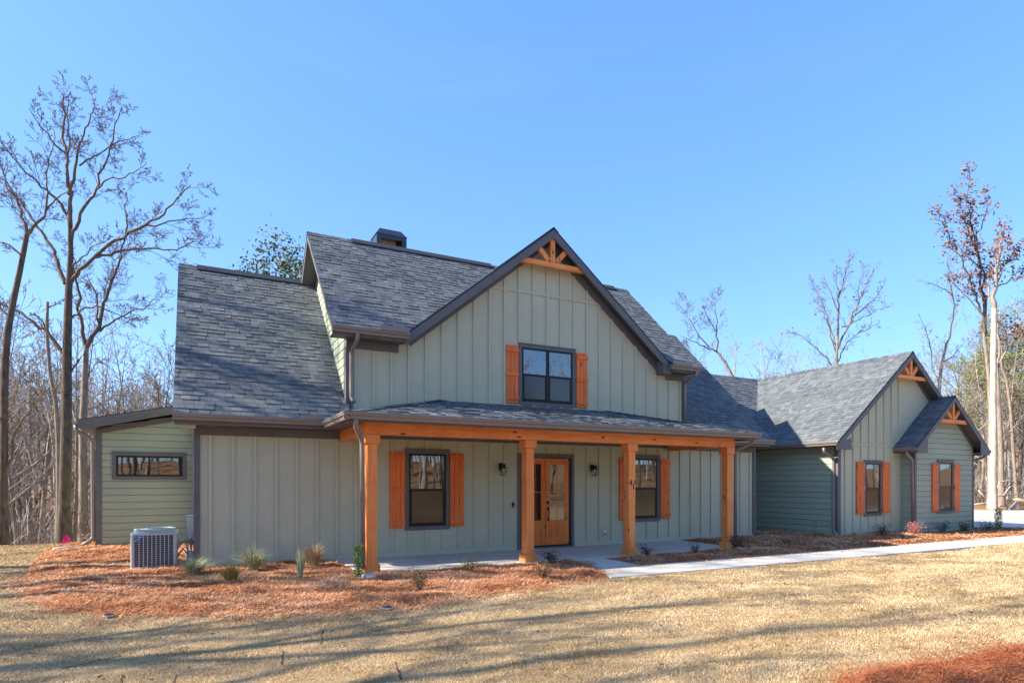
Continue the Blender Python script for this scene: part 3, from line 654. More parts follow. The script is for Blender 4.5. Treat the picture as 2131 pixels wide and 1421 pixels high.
# --- lanterns, doorbell, outlet, chimney, utility bits
def lantern(x, z):
    y = YW - .023; m = MB().box(x - .055, y - .02, z - .04, x + .055, y, z + .13)
    m.bar((x, y - .02, z + .08), (x, y - .13, z + .08), .03, .03)
    m.prism([(x - .085, y - .21, z + .005), (x + .085, y - .21, z + .005), (x + .085, y - .04, z + .005), (x - .085, y - .04, z + .005)], (0, 0, .012))
    m.prism([(x - .045, y - .17, z + .017), (x + .045, y - .17, z + .017), (x + .045, y - .08, z + .017), (x - .045, y - .08, z + .017)], (0, 0, .09))
    for dx in (-.062, .062):
        for dy in (-.187, -.063): m.bar((x + dx, y + dy, z + .005), (x + dx * .8, y - .125 + (dy + .125) * .8, z - .17), .009, .009)
    for zz in (z - .06, z - .168):
        k = 1 - .2 * (z - zz) / .17; 
        for s in (-1, 1): m.bar((x - .062 * k, y - .125 + s * .062 * k, zz), (x + .062 * k, y - .125 + s * .062 * k, zz), .008, .008); m.bar((x + s * .062 * k, y - .187, zz), (x + s * .062 * k, y - .063, zz), .008, .008)
    o = m.build('wall_lantern', M['blackmetal'], house)
    MB().tube([(x, y - .125, z), (x, y - .125, z - .16)], [.046, .042], 12).build('lantern_glass', M['lampglass'], o, True)
    MB().tube([(x, y - .125, z), (x, y - .125, z - .05), (x, y - .125, z - .1)], [.012, .022, .012], 8).build('bulb', M['white'], o, True)
lantern(6.56, 1.98); lantern(9.22, 1.98)
db = MB().box(6.87, YW - .05, 1.03, 6.915, YW - .001, 1.16).build('doorbell', M['blackmetal'], house, False, .004)
MB().tube([(6.893, YW - .051, 1.06), (6.893, YW - .056, 1.06)], .014, 12).build('button', M['white'], db)
ob = MB().box(9.57, YW - .05, .25, 9.67, YW - .001, .37).build('outlet_cover', M['white'], house, False, .006)
MB().box(9.585, YW - .075, .265, 9.655, YW - .0505, .33).build('flap', M['greyplastic'], ob, False, .006)
c = MB().box(4.42, 16.75, 6.9, 5.42, 17.5, 8.140).build('chimney', M['sunlit_pale'], house)  # chase coloured pale to stand for sun on its siding
k = MB().box(4.36, 16.69, 8.140, 5.48, 17.56, 8.220); X0, X1, Y0, Y1 = 4.50, 5.36, 16.80, 17.45
for (a, b, c_, d) in ((X0, X0 + .13, Y0, Y1), (X1 - .13, X1, Y0, Y1)): k.box(a, c_, 8.221, b, d, 8.480)
k.box(X0 + .131, Y1 - .05, 8.221, X1 - .131, Y1, 8.320).box(X0, Y0, 8.4801, X1, Y1, 8.590).box(X0 + .131, Y0, 8.221, X1 - .131, Y0 + .03, 8.320)
k.add([(X0 - .02, Y0 - .02, 8.5901), (X1 + .02, Y0 - .02, 8.5901), (X1 + .02, Y1 + .02, 8.5901), (X0 - .02, Y1 + .02, 8.5901), (X0 + .12, Y0 + .14, 8.800), (X1 - .12, Y0 + .14, 8.800), (X1 - .12, Y1 - .14, 8.800), (X0 + .12, Y1 - .14, 8.800)],
      [(3, 2, 1, 0), (4, 5, 6, 7), (0, 1, 5, 4), (1, 2, 6, 5), (2, 3, 7, 6), (3, 0, 4, 7)])
k.build('chimney_cap', M['capmetal'], c)
MB().tube([(17.5, 12.75, -.05), (17.5, 12.75, .36)], .022, 8).tube([(17.5, 12.75, .36), (17.5, 12.75, .42)], .03, 8).build('standpipe', M['greyplastic'], house, True)
u = MB().box(-.13, 13.5, .55, -.004, 13.72, .98).build('disconnect_box', M['greyplastic'], house, False, .008)
MB().box(-.145, 13.49, .985, -.004, 13.73, 1.0).build('lid', M['greyplastic'], u)
MB().box(-.1, 13.33, .12, -.004, 13.45, .32).build('junction_box', M['greyplastic'], house, False, .006)
pp = MB(); pp.tube([(-.06, 13.6, .55), (-.06, 13.6, -.05)], .016, 8); pp.tube([(-.07, 13.39, .12), (-.07, 13.39, -.1)], .014, 8); split(pp, 'conduit', M['greyplastic'], house)
soffit_blk = MB().box(-.2, 12.86, 2.66, .02, 13.02, 2.742).build('sunlit_soffit_block', M['sunlit_pale'], house, False, .01)  # added pale block standing in for the sunlit soffit return, not a fixture

# ------------------------------------------------------------------ air conditioner
def rrect(x0, y0, x1, y1, r, n=5):
    out = []
    for cx, cy, a in ((x1 - r, y1 - r, 0), (x0 + r, y1 - r, 90), (x0 + r, y0 + r, 180), (x1 - r, y0 + r, 270)):
        for i in range(n + 1): an = R(a + 90 * i / n); out.append((cx + r * math.cos(an), cy + r * math.sin(an)))
    return out
AX0, AX1, AY0, AY1 = -1.06, -.30, 13.34, 14.10
ac = thing('air_conditioner', (-.68, 13.72, 0), 'grey outdoor air conditioning unit with ribbed side panel on the pine straw', 'air conditioner')
MB().prism([(x, y, .05) for x, y in rrect(AX0 + .012, AY0 + .012, AX1 - .012, AY1 - .012, .06)], (0, 0, .6)).build('coil', M['accoil'], ac)
m = MB()
m.prism([(x, y, .02) for x, y in rrect(AX0, AY0, AX1, AY1, .07)], (0, 0, .045)); m.prism([(x, y, .645) for x, y in rrect(AX0 - .006, AY0 - .006, AX1 + .006, AY1 + .006, .075)], (0, 0, .05))
for (x, y) in ((AX0, AY0), (AX1 - .07, AY0), (AX0, AY1 - .07), (AX1 - .07, AY1 - .07)): m.prism([(a, b, .066) for a, b in rrect(x, y, x + .07, y + .07, .03)], (0, 0, .578))
m.build('cabinet', M['acshell'], ac, False, .004)
m = MB()
for i in range(1, 9):
    x = AX0 + .07 + (AX1 - AX0 - .14) * i / 9; m.box(x - .007, AY0 - .004, .066, x + .007, AY0 + .013, .644)
    y = AY0 + .07 + (AY1 - AY0 - .14) * i / 9; m.box(AX0 - .004, y - .009, .066, AX0 + .013, y + .009, .644); m.box(AX1 - .013, y - .009, .066, AX1 + .004, y + .009, .644)
for i in range(14):
    z = .09 + i * .04; m.box(AX0 + .07, AY0 + .002, z, AX1 - .07, AY0 + .0125, z + .005); m.box(AX0 + .002, AY0 + .07, z, AX0 + .0125, AY1 - .07, z + .005)
m.build('louver', M['acshell'], ac)
m = MB(); cx, cy = (AX0 + AX1) / 2, (AY0 + AY1) / 2
m.tube([(cx + .34 * math.cos(a) * (1 if abs(math.cos(a)) < .9 else 1), cy + .34 * math.sin(a), .745) for a in np.linspace(0, 2 * math.pi, 25)], .018, 6, cap=False)
for rr in (.1, .18, .26): m.tube([(cx + rr * math.cos(a), cy + rr * math.sin(a), .77 - rr * .06) for a in np.linspace(0, 2 * math.pi, 25)], .006, 5, cap=False)
for a in np.linspace(0, 2 * math.pi, 13)[:-1]: m.tube([(cx, cy, .775), (cx + .34 * math.cos(a), cy + .34 * math.sin(a), .748)], .006, 5); m.tube([(cx + .34 * math.cos(a), cy + .34 * math.sin(a), .745), (cx + .345 * math.cos(a), cy + .345 * math.sin(a), .69)], .008, 5)
m.prism([(x, y, .70) for x, y in rrect(AX0 + .035, AY0 + .035, AX1 - .035, AY1 - .035, .1)], (0, 0, .03))
m.build('fan_guard', M['acshell'], ac, False)
b = MB().prism([(AX0 + .075, AY0 - .006, .635), (AX0 + .21, AY0 - .006, .635), (AX0 + .075, AY0 - .006, .535)], (0, -.004, 0)).build('badge', M['acblue'], ac)
MB().prism([(AX0 + .083, AY0 - .0105, .615), (AX0 + .13, AY0 - .0105, .615), (AX0 + .083, AY0 - .0105, .575)], (0, -.002, 0)).build('badge_corner', M['acnavy'], b)
m = MB()
for s, z in ((0, .35), (.05, .2)): m.tube([(AX1 - .01, 13.5 + s, z), (-.2, 13.5 + s, z + .15), (-.12, 13.5 + s, z + .05), (-.1, 13.47 + s, -.05)], .02, 8)
m.tube([(AX1 - .01, 13.44, .42), (-.22, 13.46, .52), (-.1, 13.58, .6)], .014, 8); split(m, 'hose', M['greyplastic'], ac)
pad = tag(MB().prism([(x, y, -.06) for x, y in rrect(AX0 - .05, AY0 - .05, AX1 + .05, AY1 + .05, .04)], (0, 0, .078)).build('equipment_pad', M['concrete'], None, False, .01), 'thin grey concrete pad under the air conditioner', 'pad')

# ------------------------------------------------------------------ beds
def in_poly(px, py, poly):
    c = np.zeros(px.shape, bool); n = len(poly); jx, jy = poly[-1]
    for ix, iy in poly:
        with np.errstate(divide='ignore', invalid='ignore'):
            c ^= ((iy > py) != (jy > py)) & (px < (jx - ix) * (py - iy) / (jy - iy + 1e-12) + ix)
        jx, jy = ix, iy
    return c
def poly_dist(px, py, poly):
    d = np.full(px.shape, 1e9); n = len(poly)
    for i in range(n):
        (ax, ay), (bx_, by) = poly[i], poly[(i + 1) % n]; ex, ey = bx_ - ax, by - ay
        t_ = np.clip(((px - ax) * ex + (py - ay) * ey) / (ex * ex + ey * ey), 0, 1); d = np.minimum(d, np.hypot(px - ax - t_ * ex, py - ay - t_ * ey))
    return d
BEDL = [(-2.5, 20.3), (-3.3, 19.4), (-3.1, 17), (-2.8, 14.6), (-2.5, 12.6), (-2.05, 11), (-1.5, 10.0), (-.8, 9.4), (.5, 8.85), (1.5, 8.45), (2.4, 8.2), (3.6, 8.2), (4.6, 8.4), (5.6, 8.6), (6.5, 8.95), (6.72, 9.3), (7.02, 10.4), (7.03, 10.85), (2.66, 10.86), (2.66, 13.25), (.0, 13.25), (-.01, 18.6), (-2.2, 18.6), (-2.25, 20.3)]
BEDR = [(7.92, 10.85), (7.9, 9.63), (12, 9.57), (20, 9.53), (28.2, 9.5), (27.4, 10.4), (25.6, 11.2), (24.9, 12.2), (24.4, 11.64), (20.9, 11.64), (20.9, 12.06), (17.6, 12.06), (17.6, 15.1), (15.3, 15.1), (15.3, 13.22), (12.28, 13.22), (12.26, 10.9)]
BEDF = [(4.1, 3.0), (4.9, 3.35), (5.6, 3.25), (6.4, 3.15), (7.3, 3.0), (9, 2.7), (11, 1.2), (7, -1), (3, .5)]
def noise2(x, y): return np.sin(x * 3.1 + 1.3 * np.sin(y * 2.3)) * np.sin(y * 3.7 + 1.1 * np.sin(x * 1.9)) + .6 * np.sin(x * 7.3 + y * 3.1) * np.sin(y * 8.1 - x * 2.2)
def bedz(x, y, poly, amp=.05): d = poly_dist(x, y, poly); return np.maximum(gz(x, y), -.4) + .012 + amp * sm(d / .3) * (1 + .55 * noise2(x, y))
def bed(name, poly, label, step=.08, amp=.05):
    P = np.array(poly); gx = np.arange(P[:, 0].min() - step, P[:, 0].max() + step, step); gy = np.arange(P[:, 1].min() - step, P[:, 1].max() + step, step)
    X, Y = np.meshgrid(gx, gy); Z = bedz(X, Y, poly, amp); ins = in_poly(X, Y, poly); Z = np.where(ins, Z, gz(X, Y) - .03)
    idx = np.arange(X.size).reshape(X.shape); keep = ins[:-1, :-1] | ins[1:, :-1] | ins[:-1, 1:] | ins[1:, 1:]
    F = np.stack([idx[:-1, :-1], idx[:-1, 1:], idx[1:, 1:], idx[1:, :-1]], -1)[keep]
    me = bpy.data.meshes.new(name); used = np.unique(F); mp = np.full(X.size, -1); mp[used] = np.arange(len(used))
    me.from_pydata(np.stack([X.ravel(), Y.ravel(), Z.ravel()], -1)[used].tolist(), [], mp[F].tolist()); me.update()
    return tag(link(name, me, M['bed']), label, None, None, 'structure')
def needles(name, poly, n, label, amp=.05, mat='needle'):
    P = np.array(poly); lo, hi = P.min(0) - .35, P.max(0) + .35; pts = []; tot = 0; spill = lambda x: np.where((x > 2.6) & (x < 12.3), 10.8, 13.1) if poly is not BEDR else np.full(np.shape(x), 9.66)
    while tot < n:
        q = RNG.uniform(lo, hi, (n, 2)); dist = np.hypot(q[:, 0], q[:, 1]); keep = (in_poly(q[:, 0], q[:, 1], poly) | ((poly_dist(q[:, 0], q[:, 1], poly) < RNG.exponential(.10, n) * np.where(noise2(q[:, 0] * 1.2, q[:, 1] * 1.2) > 0, 1.6, .6)) & (q[:, 1] < spill(q[:, 0])))) & (RNG.random(n) < np.clip((9 / np.maximum(dist, 4)) ** 1.5, 0, 1))
        pts.append(q[keep]); tot += keep.sum()
        if keep.sum() == 0: break
    q = np.concatenate(pts)[:n]; N = len(q); d = np.hypot(q[:, 0], q[:, 1])
    z = np.where(in_poly(q[:, 0], q[:, 1], poly), bedz(q[:, 0], q[:, 1], poly, amp), np.maximum(gz(q[:, 0], q[:, 1]) + .016, -.4)) + RNG.random(N) * .012
    an = RNG.uniform(0, 2 * np.pi, N); L = RNG.uniform(.07, .17, N); el = RNG.normal(0.1, .3, N); wd = .0024 * np.maximum(1, d / 5)
    dx, dy, dz = np.cos(an) * np.cos(el), np.sin(an) * np.cos(el), np.sin(el)
    c = np.stack([q[:, 0], q[:, 1], z], 1); D = np.stack([dx, dy, dz], 1); Sx = np.stack([-np.sin(an), np.cos(an), np.zeros(N)], 1) * wd[:, None]
    mid = c + np.array([0, 0, .012]) * 1; a = c - D * L[:, None] / 2; b = c + D * L[:, None] / 2
    V = np.stack([a - Sx + [0, 0, .002], a + Sx + [0, 0, .002], b + [0, 0, .004]], 1).reshape(-1, 3)
    patch = .5 + .25 * noise2(q[:, 0] * .6, q[:, 1] * .6)
    return tag(tri_mesh(name, V, np.clip(patch * .5 + RNG.random(N) * .6, 0, 1), M[mat]), label, None, None, 'stuff')
bed('pine_straw_bed', BEDL, 'pine straw bed wrapping the left corner of the house'); bed('pine_straw_bed', BEDR, 'shaded pine straw bed between walk and right wing'); bed('pine_straw_bed', BEDF, 'pine straw island at the lower right of the lawn', .06, .09)
needles('pine_straw', BEDL, 150000, 'loose orange pine needles over the left corner bed'); needles('pine_straw', BEDR, 60000, 'loose pine needles over the right wing bed'); needles('pine_straw', BEDF, 60000, 'loose red pine needles on the nearest bed', .09, 'needle_red')

# ------------------------------------------------------------------ lawn blades
SEAMS = [((-.62, 6.69), (-.63, 7.12)), ((-.18, 6.22), (-.16, 6.8)), ((1.25, 7.0), (1.37, 7.57)), ((1.77, 5.92), (1.66, 5.36)), ((.78, 6.5), (.84, 6.95)), ((-.5, 6.0), (.1, 6.3)), ((1.9, 7.2), (2.5, 7.28)), ((-1.2, 7.6), (-.7, 7.75))]
WALK = [(6.42, 8.62), (30, 8.3), (30, 9.6), (7.9, 9.6), (7.9, 10.86), (7.05, 10.86), (6.75, 9.3)]
N = 1150000
ang = RNG.uniform(R(-16), R(72), N); rad = 2.6 * (24 / 2.6) ** RNG.random(N) ** .92
bxp, byp = rad * np.sin(ang), rad * np.cos(ang)
keep = ~(in_poly(bxp, byp, BEDL) | in_poly(bxp, byp, BEDR) | in_poly(bxp, byp, BEDF) | in_poly(bxp, byp, WALK)) & (byp < 20.3) & ((byp < 10.9) | (bxp < -.1)) & (bxp < 28)
for (a, b) in SEAMS:
    ex, ey = b[0] - a[0], b[1] - a[1]; t_ = np.clip(((bxp - a[0]) * ex + (byp - a[1]) * ey) / (ex * ex + ey * ey), 0, 1)
    keep &= np.hypot(bxp - a[0] - t_ * ex, byp - a[1] - t_ * ey) > .013 + .006 * np.sin(t_ * 23)
bxp, byp, rad = bxp[keep], byp[keep], rad[keep]; N = len(bxp)
h = RNG.uniform(.012, .026, N) * (1 + .22 * noise2(bxp * .8, byp * .8) + .25 * noise2(bxp * 4.1, byp * 4.7)) * np.clip(.8 + rad * .03, 1, 1.5); wd = np.maximum(.0018, .00046 * rad) * RNG.uniform(.7, 1.3, N)
an = RNG.uniform(0, 2 * np.pi, N); la = RNG.uniform(0, 2 * np.pi, N); ll = RNG.uniform(.2, 1.0, N) * h
c = np.stack([bxp, byp, gz(bxp, byp) - .004], 1); Sx = np.stack([np.cos(an), np.sin(an), 0 * an], 1) * wd[:, None]
tip = c + np.stack([np.cos(la) * ll, np.sin(la) * ll, h], 1)
V = np.stack([c - Sx, c + Sx, tip], 1).reshape(-1, 3)
cell = np.sin(np.floor(byp / .45) * 12.9898 + np.floor(bxp / 1.25 + np.floor(byp / .45) * .5) * 78.233) * 43758.5453; cell = cell - np.floor(cell)
tn = np.clip(.46 + .26 * (cell - .5) + .13 * noise2(bxp * .5, byp * 1.1) + .12 * noise2(bxp * 2.1 + 3, byp * 2.9) + .09 * noise2(bxp * 6.3, byp * 7.7 + 1) + RNG.normal(0, .12, N), 0, 1)

tag(tri_mesh('lawn_grass', V, tn, M['blade']), 'short dormant straw coloured turf grass', None, None, 'stuff')
nl = 420; lx, ly = RNG.uniform(-3, 17, nl), RNG.uniform(2.5, 9.2, nl); kk = ~(in_poly(lx, ly, BEDL) | in_poly(lx, ly, BEDR) | in_poly(lx, ly, WALK)); lx, ly = lx[kk], ly[kk]; nl = len(lx)
lz = gz(lx, ly) + RNG.uniform(.018, .03, nl); la = RNG.uniform(0, 6.28, nl); L_ = RNG.uniform(.015, .035, nl); dx, dy = np.cos(la) * L_, np.sin(la) * L_; tz = RNG.normal(0, .008, (nl, 4))
V = np.stack([np.stack([lx - dx, ly - dy, lz + tz[:, 0]], 1), np.stack([lx + dy * .5, ly - dx * .5, lz + tz[:, 1]], 1), np.stack([lx + dx, ly + dy, lz + tz[:, 2]], 1), np.stack([lx - dy * .5, ly + dx * .5, lz + tz[:, 3]], 1)], 1).reshape(-1, 3)
tag(tri_mesh('fallen_leaves', V, RNG.random(nl), M['leaf_brown'], None, 4), 'dry brown leaves scattered over the lawn', None, None, 'stuff')
m = MB()
for (a, b) in SEAMS:
    n_ = 7; pa = []; pb = []
    ex, ey = b[0] - a[0], b[1] - a[1]; L = math.hypot(ex, ey); px, py = -ey / L, ex / L
    for i in range(n_ + 1):
        t_ = i / n_; x, y = a[0] + ex * t_, a[1] + ey * t_; w_ = .007 + .004 * math.sin(i * 2.1) ; o_ = .006 * math.sin(i * 1.7)
        for s, l_ in ((-1, pa), (1, pb)): l_.append((x + px * (o_ + s * w_), y + py * (o_ + s * w_), gzf(x, y) + .006))
    for i in range(n_): m.add([pa[i], pb[i], pb[i + 1], pa[i + 1]], [(3, 2, 1, 0)])
tag(m.build('bare_soil', M['soil']), 'narrow gaps of bare soil between the sods', None, None, 'stuff')
# ------------------------------------------------------------------ bed plants and small things
def strips(rng, base, n, h, spread, wid, droop, r0=.05, lean=(0, 0)):
    V = []; T = []
    for i in range(n):
        a = rng.uniform(0, 2 * math.pi); rr = r0 * math.sqrt(rng.random()); hh = h * rng.uniform(.55, 1.1); sp = spread * rng.random() ** .7
        p = Vector((base[0] + rr * math.cos(a), base[1] + rr * math.sin(a), base[2])); a += rng.gauss(0, .4)
        out = Vector((math.cos(a) + lean[0], math.sin(a) + lean[1], 0)); sd = Vector((-math.sin(a), math.cos(a), 0)); pts = []
        for k in range(5):
            t = k / 4; pts.append(p + out * (sp * t ** 1.6) + Vector((0, 0, hh * (t - droop * t ** 3 * (sp / max(spread, .01))))))
        tn = min(1, max(0, rng.gauss(.5, .25)))
        for k in range(4):
            w0, w1 = wid * (1 - k / 4.3), wid * (1 - (k + 1) / 4.3)
            V += [pts[k] - sd * w0, pts[k] + sd * w0, pts[k + 1] + sd * w1, pts[k + 1] - sd * w1]; T.append(tn)
    return V, T
def clump(name, x, y, label, mat, n, h, spread, wid=.0035, droop=.35, r0=.05, lean=(0, 0), seed=0, cat='grass'):
    rng = random.Random(seed); V, T = strips(rng, (x, y, gzf(x, y) + .04), n, h, spread, wid, droop, r0, lean)
    o = tri_mesh(name, [tuple(v) for v in V], T, M[mat], None, 4); return tag(o, label, cat)
clump('ornamental_grass', -.02, 12.0, 'olive tufted grass with long pale blades leaning right, nearest the left house corner', 'grass_grey', 420, .40, .42, .0065, .45, .07, (.35, 0), 1)
clump('ornamental_grass', .52, 10.87, 'round stiff olive grass tuft farthest forward in the left bed', 'grass_olive', 520, .34, .2, .0055, .15, .07, (0, 0), 2)
clump('ornamental_grass', .96, 12.1, 'wide grey green fountain grass arching against the left wall', 'grass_grey', 460, .58, .55, .0065, .5, .06, (0, 0), 3)
clump('ornamental_grass', 1.6, 10.86, 'narrow upright green grass clump in front of the tall tan one', 'grass_grey', 230, .54, .12, .0045, .25, .035, (0, 0), 4)
clump('ornamental_grass', 2.03, 12.25, 'tall tan and green grass clump by the left wall near the porch', 'grass_pale', 360, .58, .3, .0065, .45, .10, (0, 0), 5)
clump('ornamental_grass', .22, 11.0, 'faint wispy dry grass tangle beside the round olive tuft', 'grass_pale', 260, .22, .34, .003, .5, .14, (0, 0), 6)
def shrub(x, y, label, mat, r, h, n, seed, name='shrub', leaf=.026, col=False, group=None):
    if not col: r *= 1.25; h *= 1.25; n = int(n * 1.9)
    else: n = int(n * 1.7)
    rng = random.Random(seed); z = gzf(x, y) + .05; V = []; T = []; st = MB()
    stems = []
    for i in range(9 if not col else 5):
        a = rng.uniform(0, 6.28); e = rng.uniform(.3, 1); q = Vector((x + r * e * math.cos(a) * (.9 if not col else .3), y + r * e * math.sin(a) * (.9 if not col else .3), z + h * rng.uniform(.6, 1)))
        st.tube([(x, y, z - .04), ((x + q.x) / 2 + rng.gauss(0, .01), (y + q.y) / 2, z + h * .4), q], [.006, .005, .002], 4); stems.append(q)
    for i in range(n):
        if col: a = rng.uniform(0, 6.28); t = rng.random(); c = Vector((x + r * math.sqrt(rng.random()) * math.cos(a), y + r * math.sqrt(rng.random()) * math.sin(a), z + h * t))
        else:
            q = rng.choice(stems); t = rng.uniform(.25, 1.05) ; c = Vector((x, y, z)).lerp(q, t) + Vector((rng.gauss(0, r * .2), rng.gauss(0, r * .2), rng.gauss(0, h * .12)))
        c.z = max(c.z, z - .03)
        d = Vector((rng.gauss(0, 1), rng.gauss(0, 1), rng.gauss(.5, .8))).normalized(); s = d.orthogonal().normalized(); s = (s * math.cos(i) + d.cross(s) * math.sin(i)).normalized(); L = leaf * rng.uniform(.7, 1.4)
        V += [c - s * L * .35, c + d * L * .6 - s * L * .1, c + d * L * 1.3, c + d * L * .6 + s * L * .45]; T.append(min(1, max(0, rng.gauss(.5, .28))))
    root = thing(name, (x, y, z), label, 'shrub', group)
    tri_mesh('foliage', [tuple(v) for v in V], T, M[mat], root, 4); st.build('stem', M['twig'], root); return root
shrub(2.48, 10.42, 'narrow columnar green shrub hugging the first porch post', 'shrub_green', .085, .56, 620, 11, 'columnar_shrub', .028, True)
shrub(3.05, 8.93, 'twiggy olive shrub nearest the lawn below the left porch window', 'shrub_olive', .14, .26, 190, 12)
shrub(4.36, 10.05, 'low brownish shrub against the slab edge between first and second posts', 'shrub_olive', .17, .22, 200, 13)
shrub(6.2, 10.2, 'dark leafy shrub just right of the second porch post base', 'shrub_dark', .2, .22, 260, 14)
shrub(5.2, 8.9, 'sunlit olive shrub in front of the second porch post', 'shrub_olive', .17, .2, 240, 15)
shrub(8.8, 10.45, 'small dark shrub at the foot of the numbered porch post', 'shrub_dark', .17, .18, 170, 16)
shrub(10.05, 10.3, 'sparse dark sprig between the third and fourth posts', 'shrub_dark', .13, .2, 90, 17)
shrub(11.5, 10.5, 'bushy dark shrub at the foot of the fourth porch post', 'shrub_dark', .22, .28, 330, 18)
shrub(13.5, 10.65, 'tiny brown sprig alone in the shaded bed past the porch', 'shrub_olive', .15, .16, 90, 19)
shrub(17.95, 10.9, 'dark purple shrub below the wing window', 'shrub_dark', .24, .3, 330, 20)
shrub(19.78, 11.0, 'pink sunlit shrub beside the bump out corner', 'shrub_pink', .26, .3, 380, 21)
shrub(21.8, 11.25, 'dark purple shrub under the left edge of the bump out window', 'shrub_dark', .25, .3, 330, 22)
shrub(22.98, 11.15, 'dark purple shrub under the right shutter of the bump out', 'shrub_dark', .25, .3, 330, 23)
shrub(23.95, 10.95, 'dark purple shrub just past the right house corner', 'shrub_dark', .25, .3, 330, 24)
shrub(24.35, 10.8, 'narrow columnar green shrub standing in front of the drive', 'shrub_green', .11, .72, 620, 25, 'columnar_shrub', .034, True)
x, y = 2.63, 10.32; z = gzf(x, y) + .06
m = MB().prism([(x - .15, y - .1, z - .06), (x + .15, y - .1, z - .06), (x + .11, y - .08, z + .05), (x - .11, y - .08, z + .07)], (0, .22, 0))
sb = m.build('splash_block', M['greyplastic'], None, False, .012); tag(sb, 'light grey plastic splash block at the base of the first porch post', 'splash block')
MB().prism([(x - .085, y - .1005, z - .035), (x + .085, y - .1005, z - .035), (x + .07, y - .0855, z + .03), (x - .07, y - .0855, z + .04)], (0, -.006, 0)).build('trough', M['white'], sb, False, .004)
p = thing('marker_flag', (-3.1, 20.2, gzf(-3.1, 20.2)), 'small bright pink marker flag on a wire in front of the big oak', 'flag')
MB().tube([(-3.1, 20.2, gzf(-3.1, 20.2) - .05), (-3.1, 20.2, gzf(-3.1, 20.2) + .3)], .006, 5).build('wire', M['blackmetal'], p)
z = gzf(-3.1, 20.2); MB().prism([(-3.2, 20.2, z + .02), (-2.94, 20.16, z + .04), (-3.02, 20.2, z + .2), (-3.1, 20.22, z + .3)], (0, .008, 0)).build('pennant', M['pink'], p)
def rock(name, x, y, r, label, mat='stone', cat='rock', sq=.7, seed=3):
    rng = random.Random(seed); bm = bmesh.new(); bmesh.ops.create_icosphere(bm, subdivisions=3, radius=r); z = gzf(x, y)
    ph = [rng.uniform(0, 6) for _ in range(6)]
    for v in bm.verts:
        n = v.co.normalized(); k = 1 + .16 * math.sin(n.x * 4 + ph[0]) + .14 * math.sin(n.y * 5 + ph[1]) + .1 * math.sin(n.z * 6 + ph[2] + n.x * 3); v.co = Vector((n.x * r * k, n.y * r * k * .8, n.z * r * k * sq))
    me = bpy.data.meshes.new(name); bm.to_mesh(me); bm.free(); me.polygons.foreach_set('use_smooth', [True] * len(me.polygons))
    o = link(name, me, M[mat]); o.location = (x, y, z + r * sq * .5); return tag(o, label, cat)
rock('rock', -2.62, 21.0, .24, 'dark rounded rock at the foot of the big oak', 'bark_dark')
m = MB().tube([(-2.5, 18.42, gzf(-2.5, 18.4) + .06), (-2.75, 18.2, gzf(-2.8, 18.2) + .06), (-3.0, 18.05, gzf(-3, 18) + .05)], .06, 10)
tag(m.build('drain_extension', M['greyplastic'], None, True), 'grey drain pipe lying below the lean-to downspout', 'drain pipe')
for (x, y, r, lb) in ((2.34, 8.17, .1, 'grey drain cover ringed by red straw at the front of the left bed'), (-.98, 9.38, .07, 'small drain cover at the left end of the bed edge')):
    z = gzf(x, y) + .012; o = MB().tube([(x, y, z), (x, y, z + .02)], [r, r * .95], 16).build('drain_cover', M['greyplastic']); tag(o, lb, 'drain cover')
    s_ = MB()
    for i in range(7): a = r * (i - 3) / 4; s_.box(x - math.sqrt(max(r * r * .7 - a * a, 1e-4)), y + a - .004, z + .0205, x + math.sqrt(max(r * r * .7 - a * a, 1e-4)), y + a + .004, z + .023)
    s_.build('grate', M['blackmetal'], o)
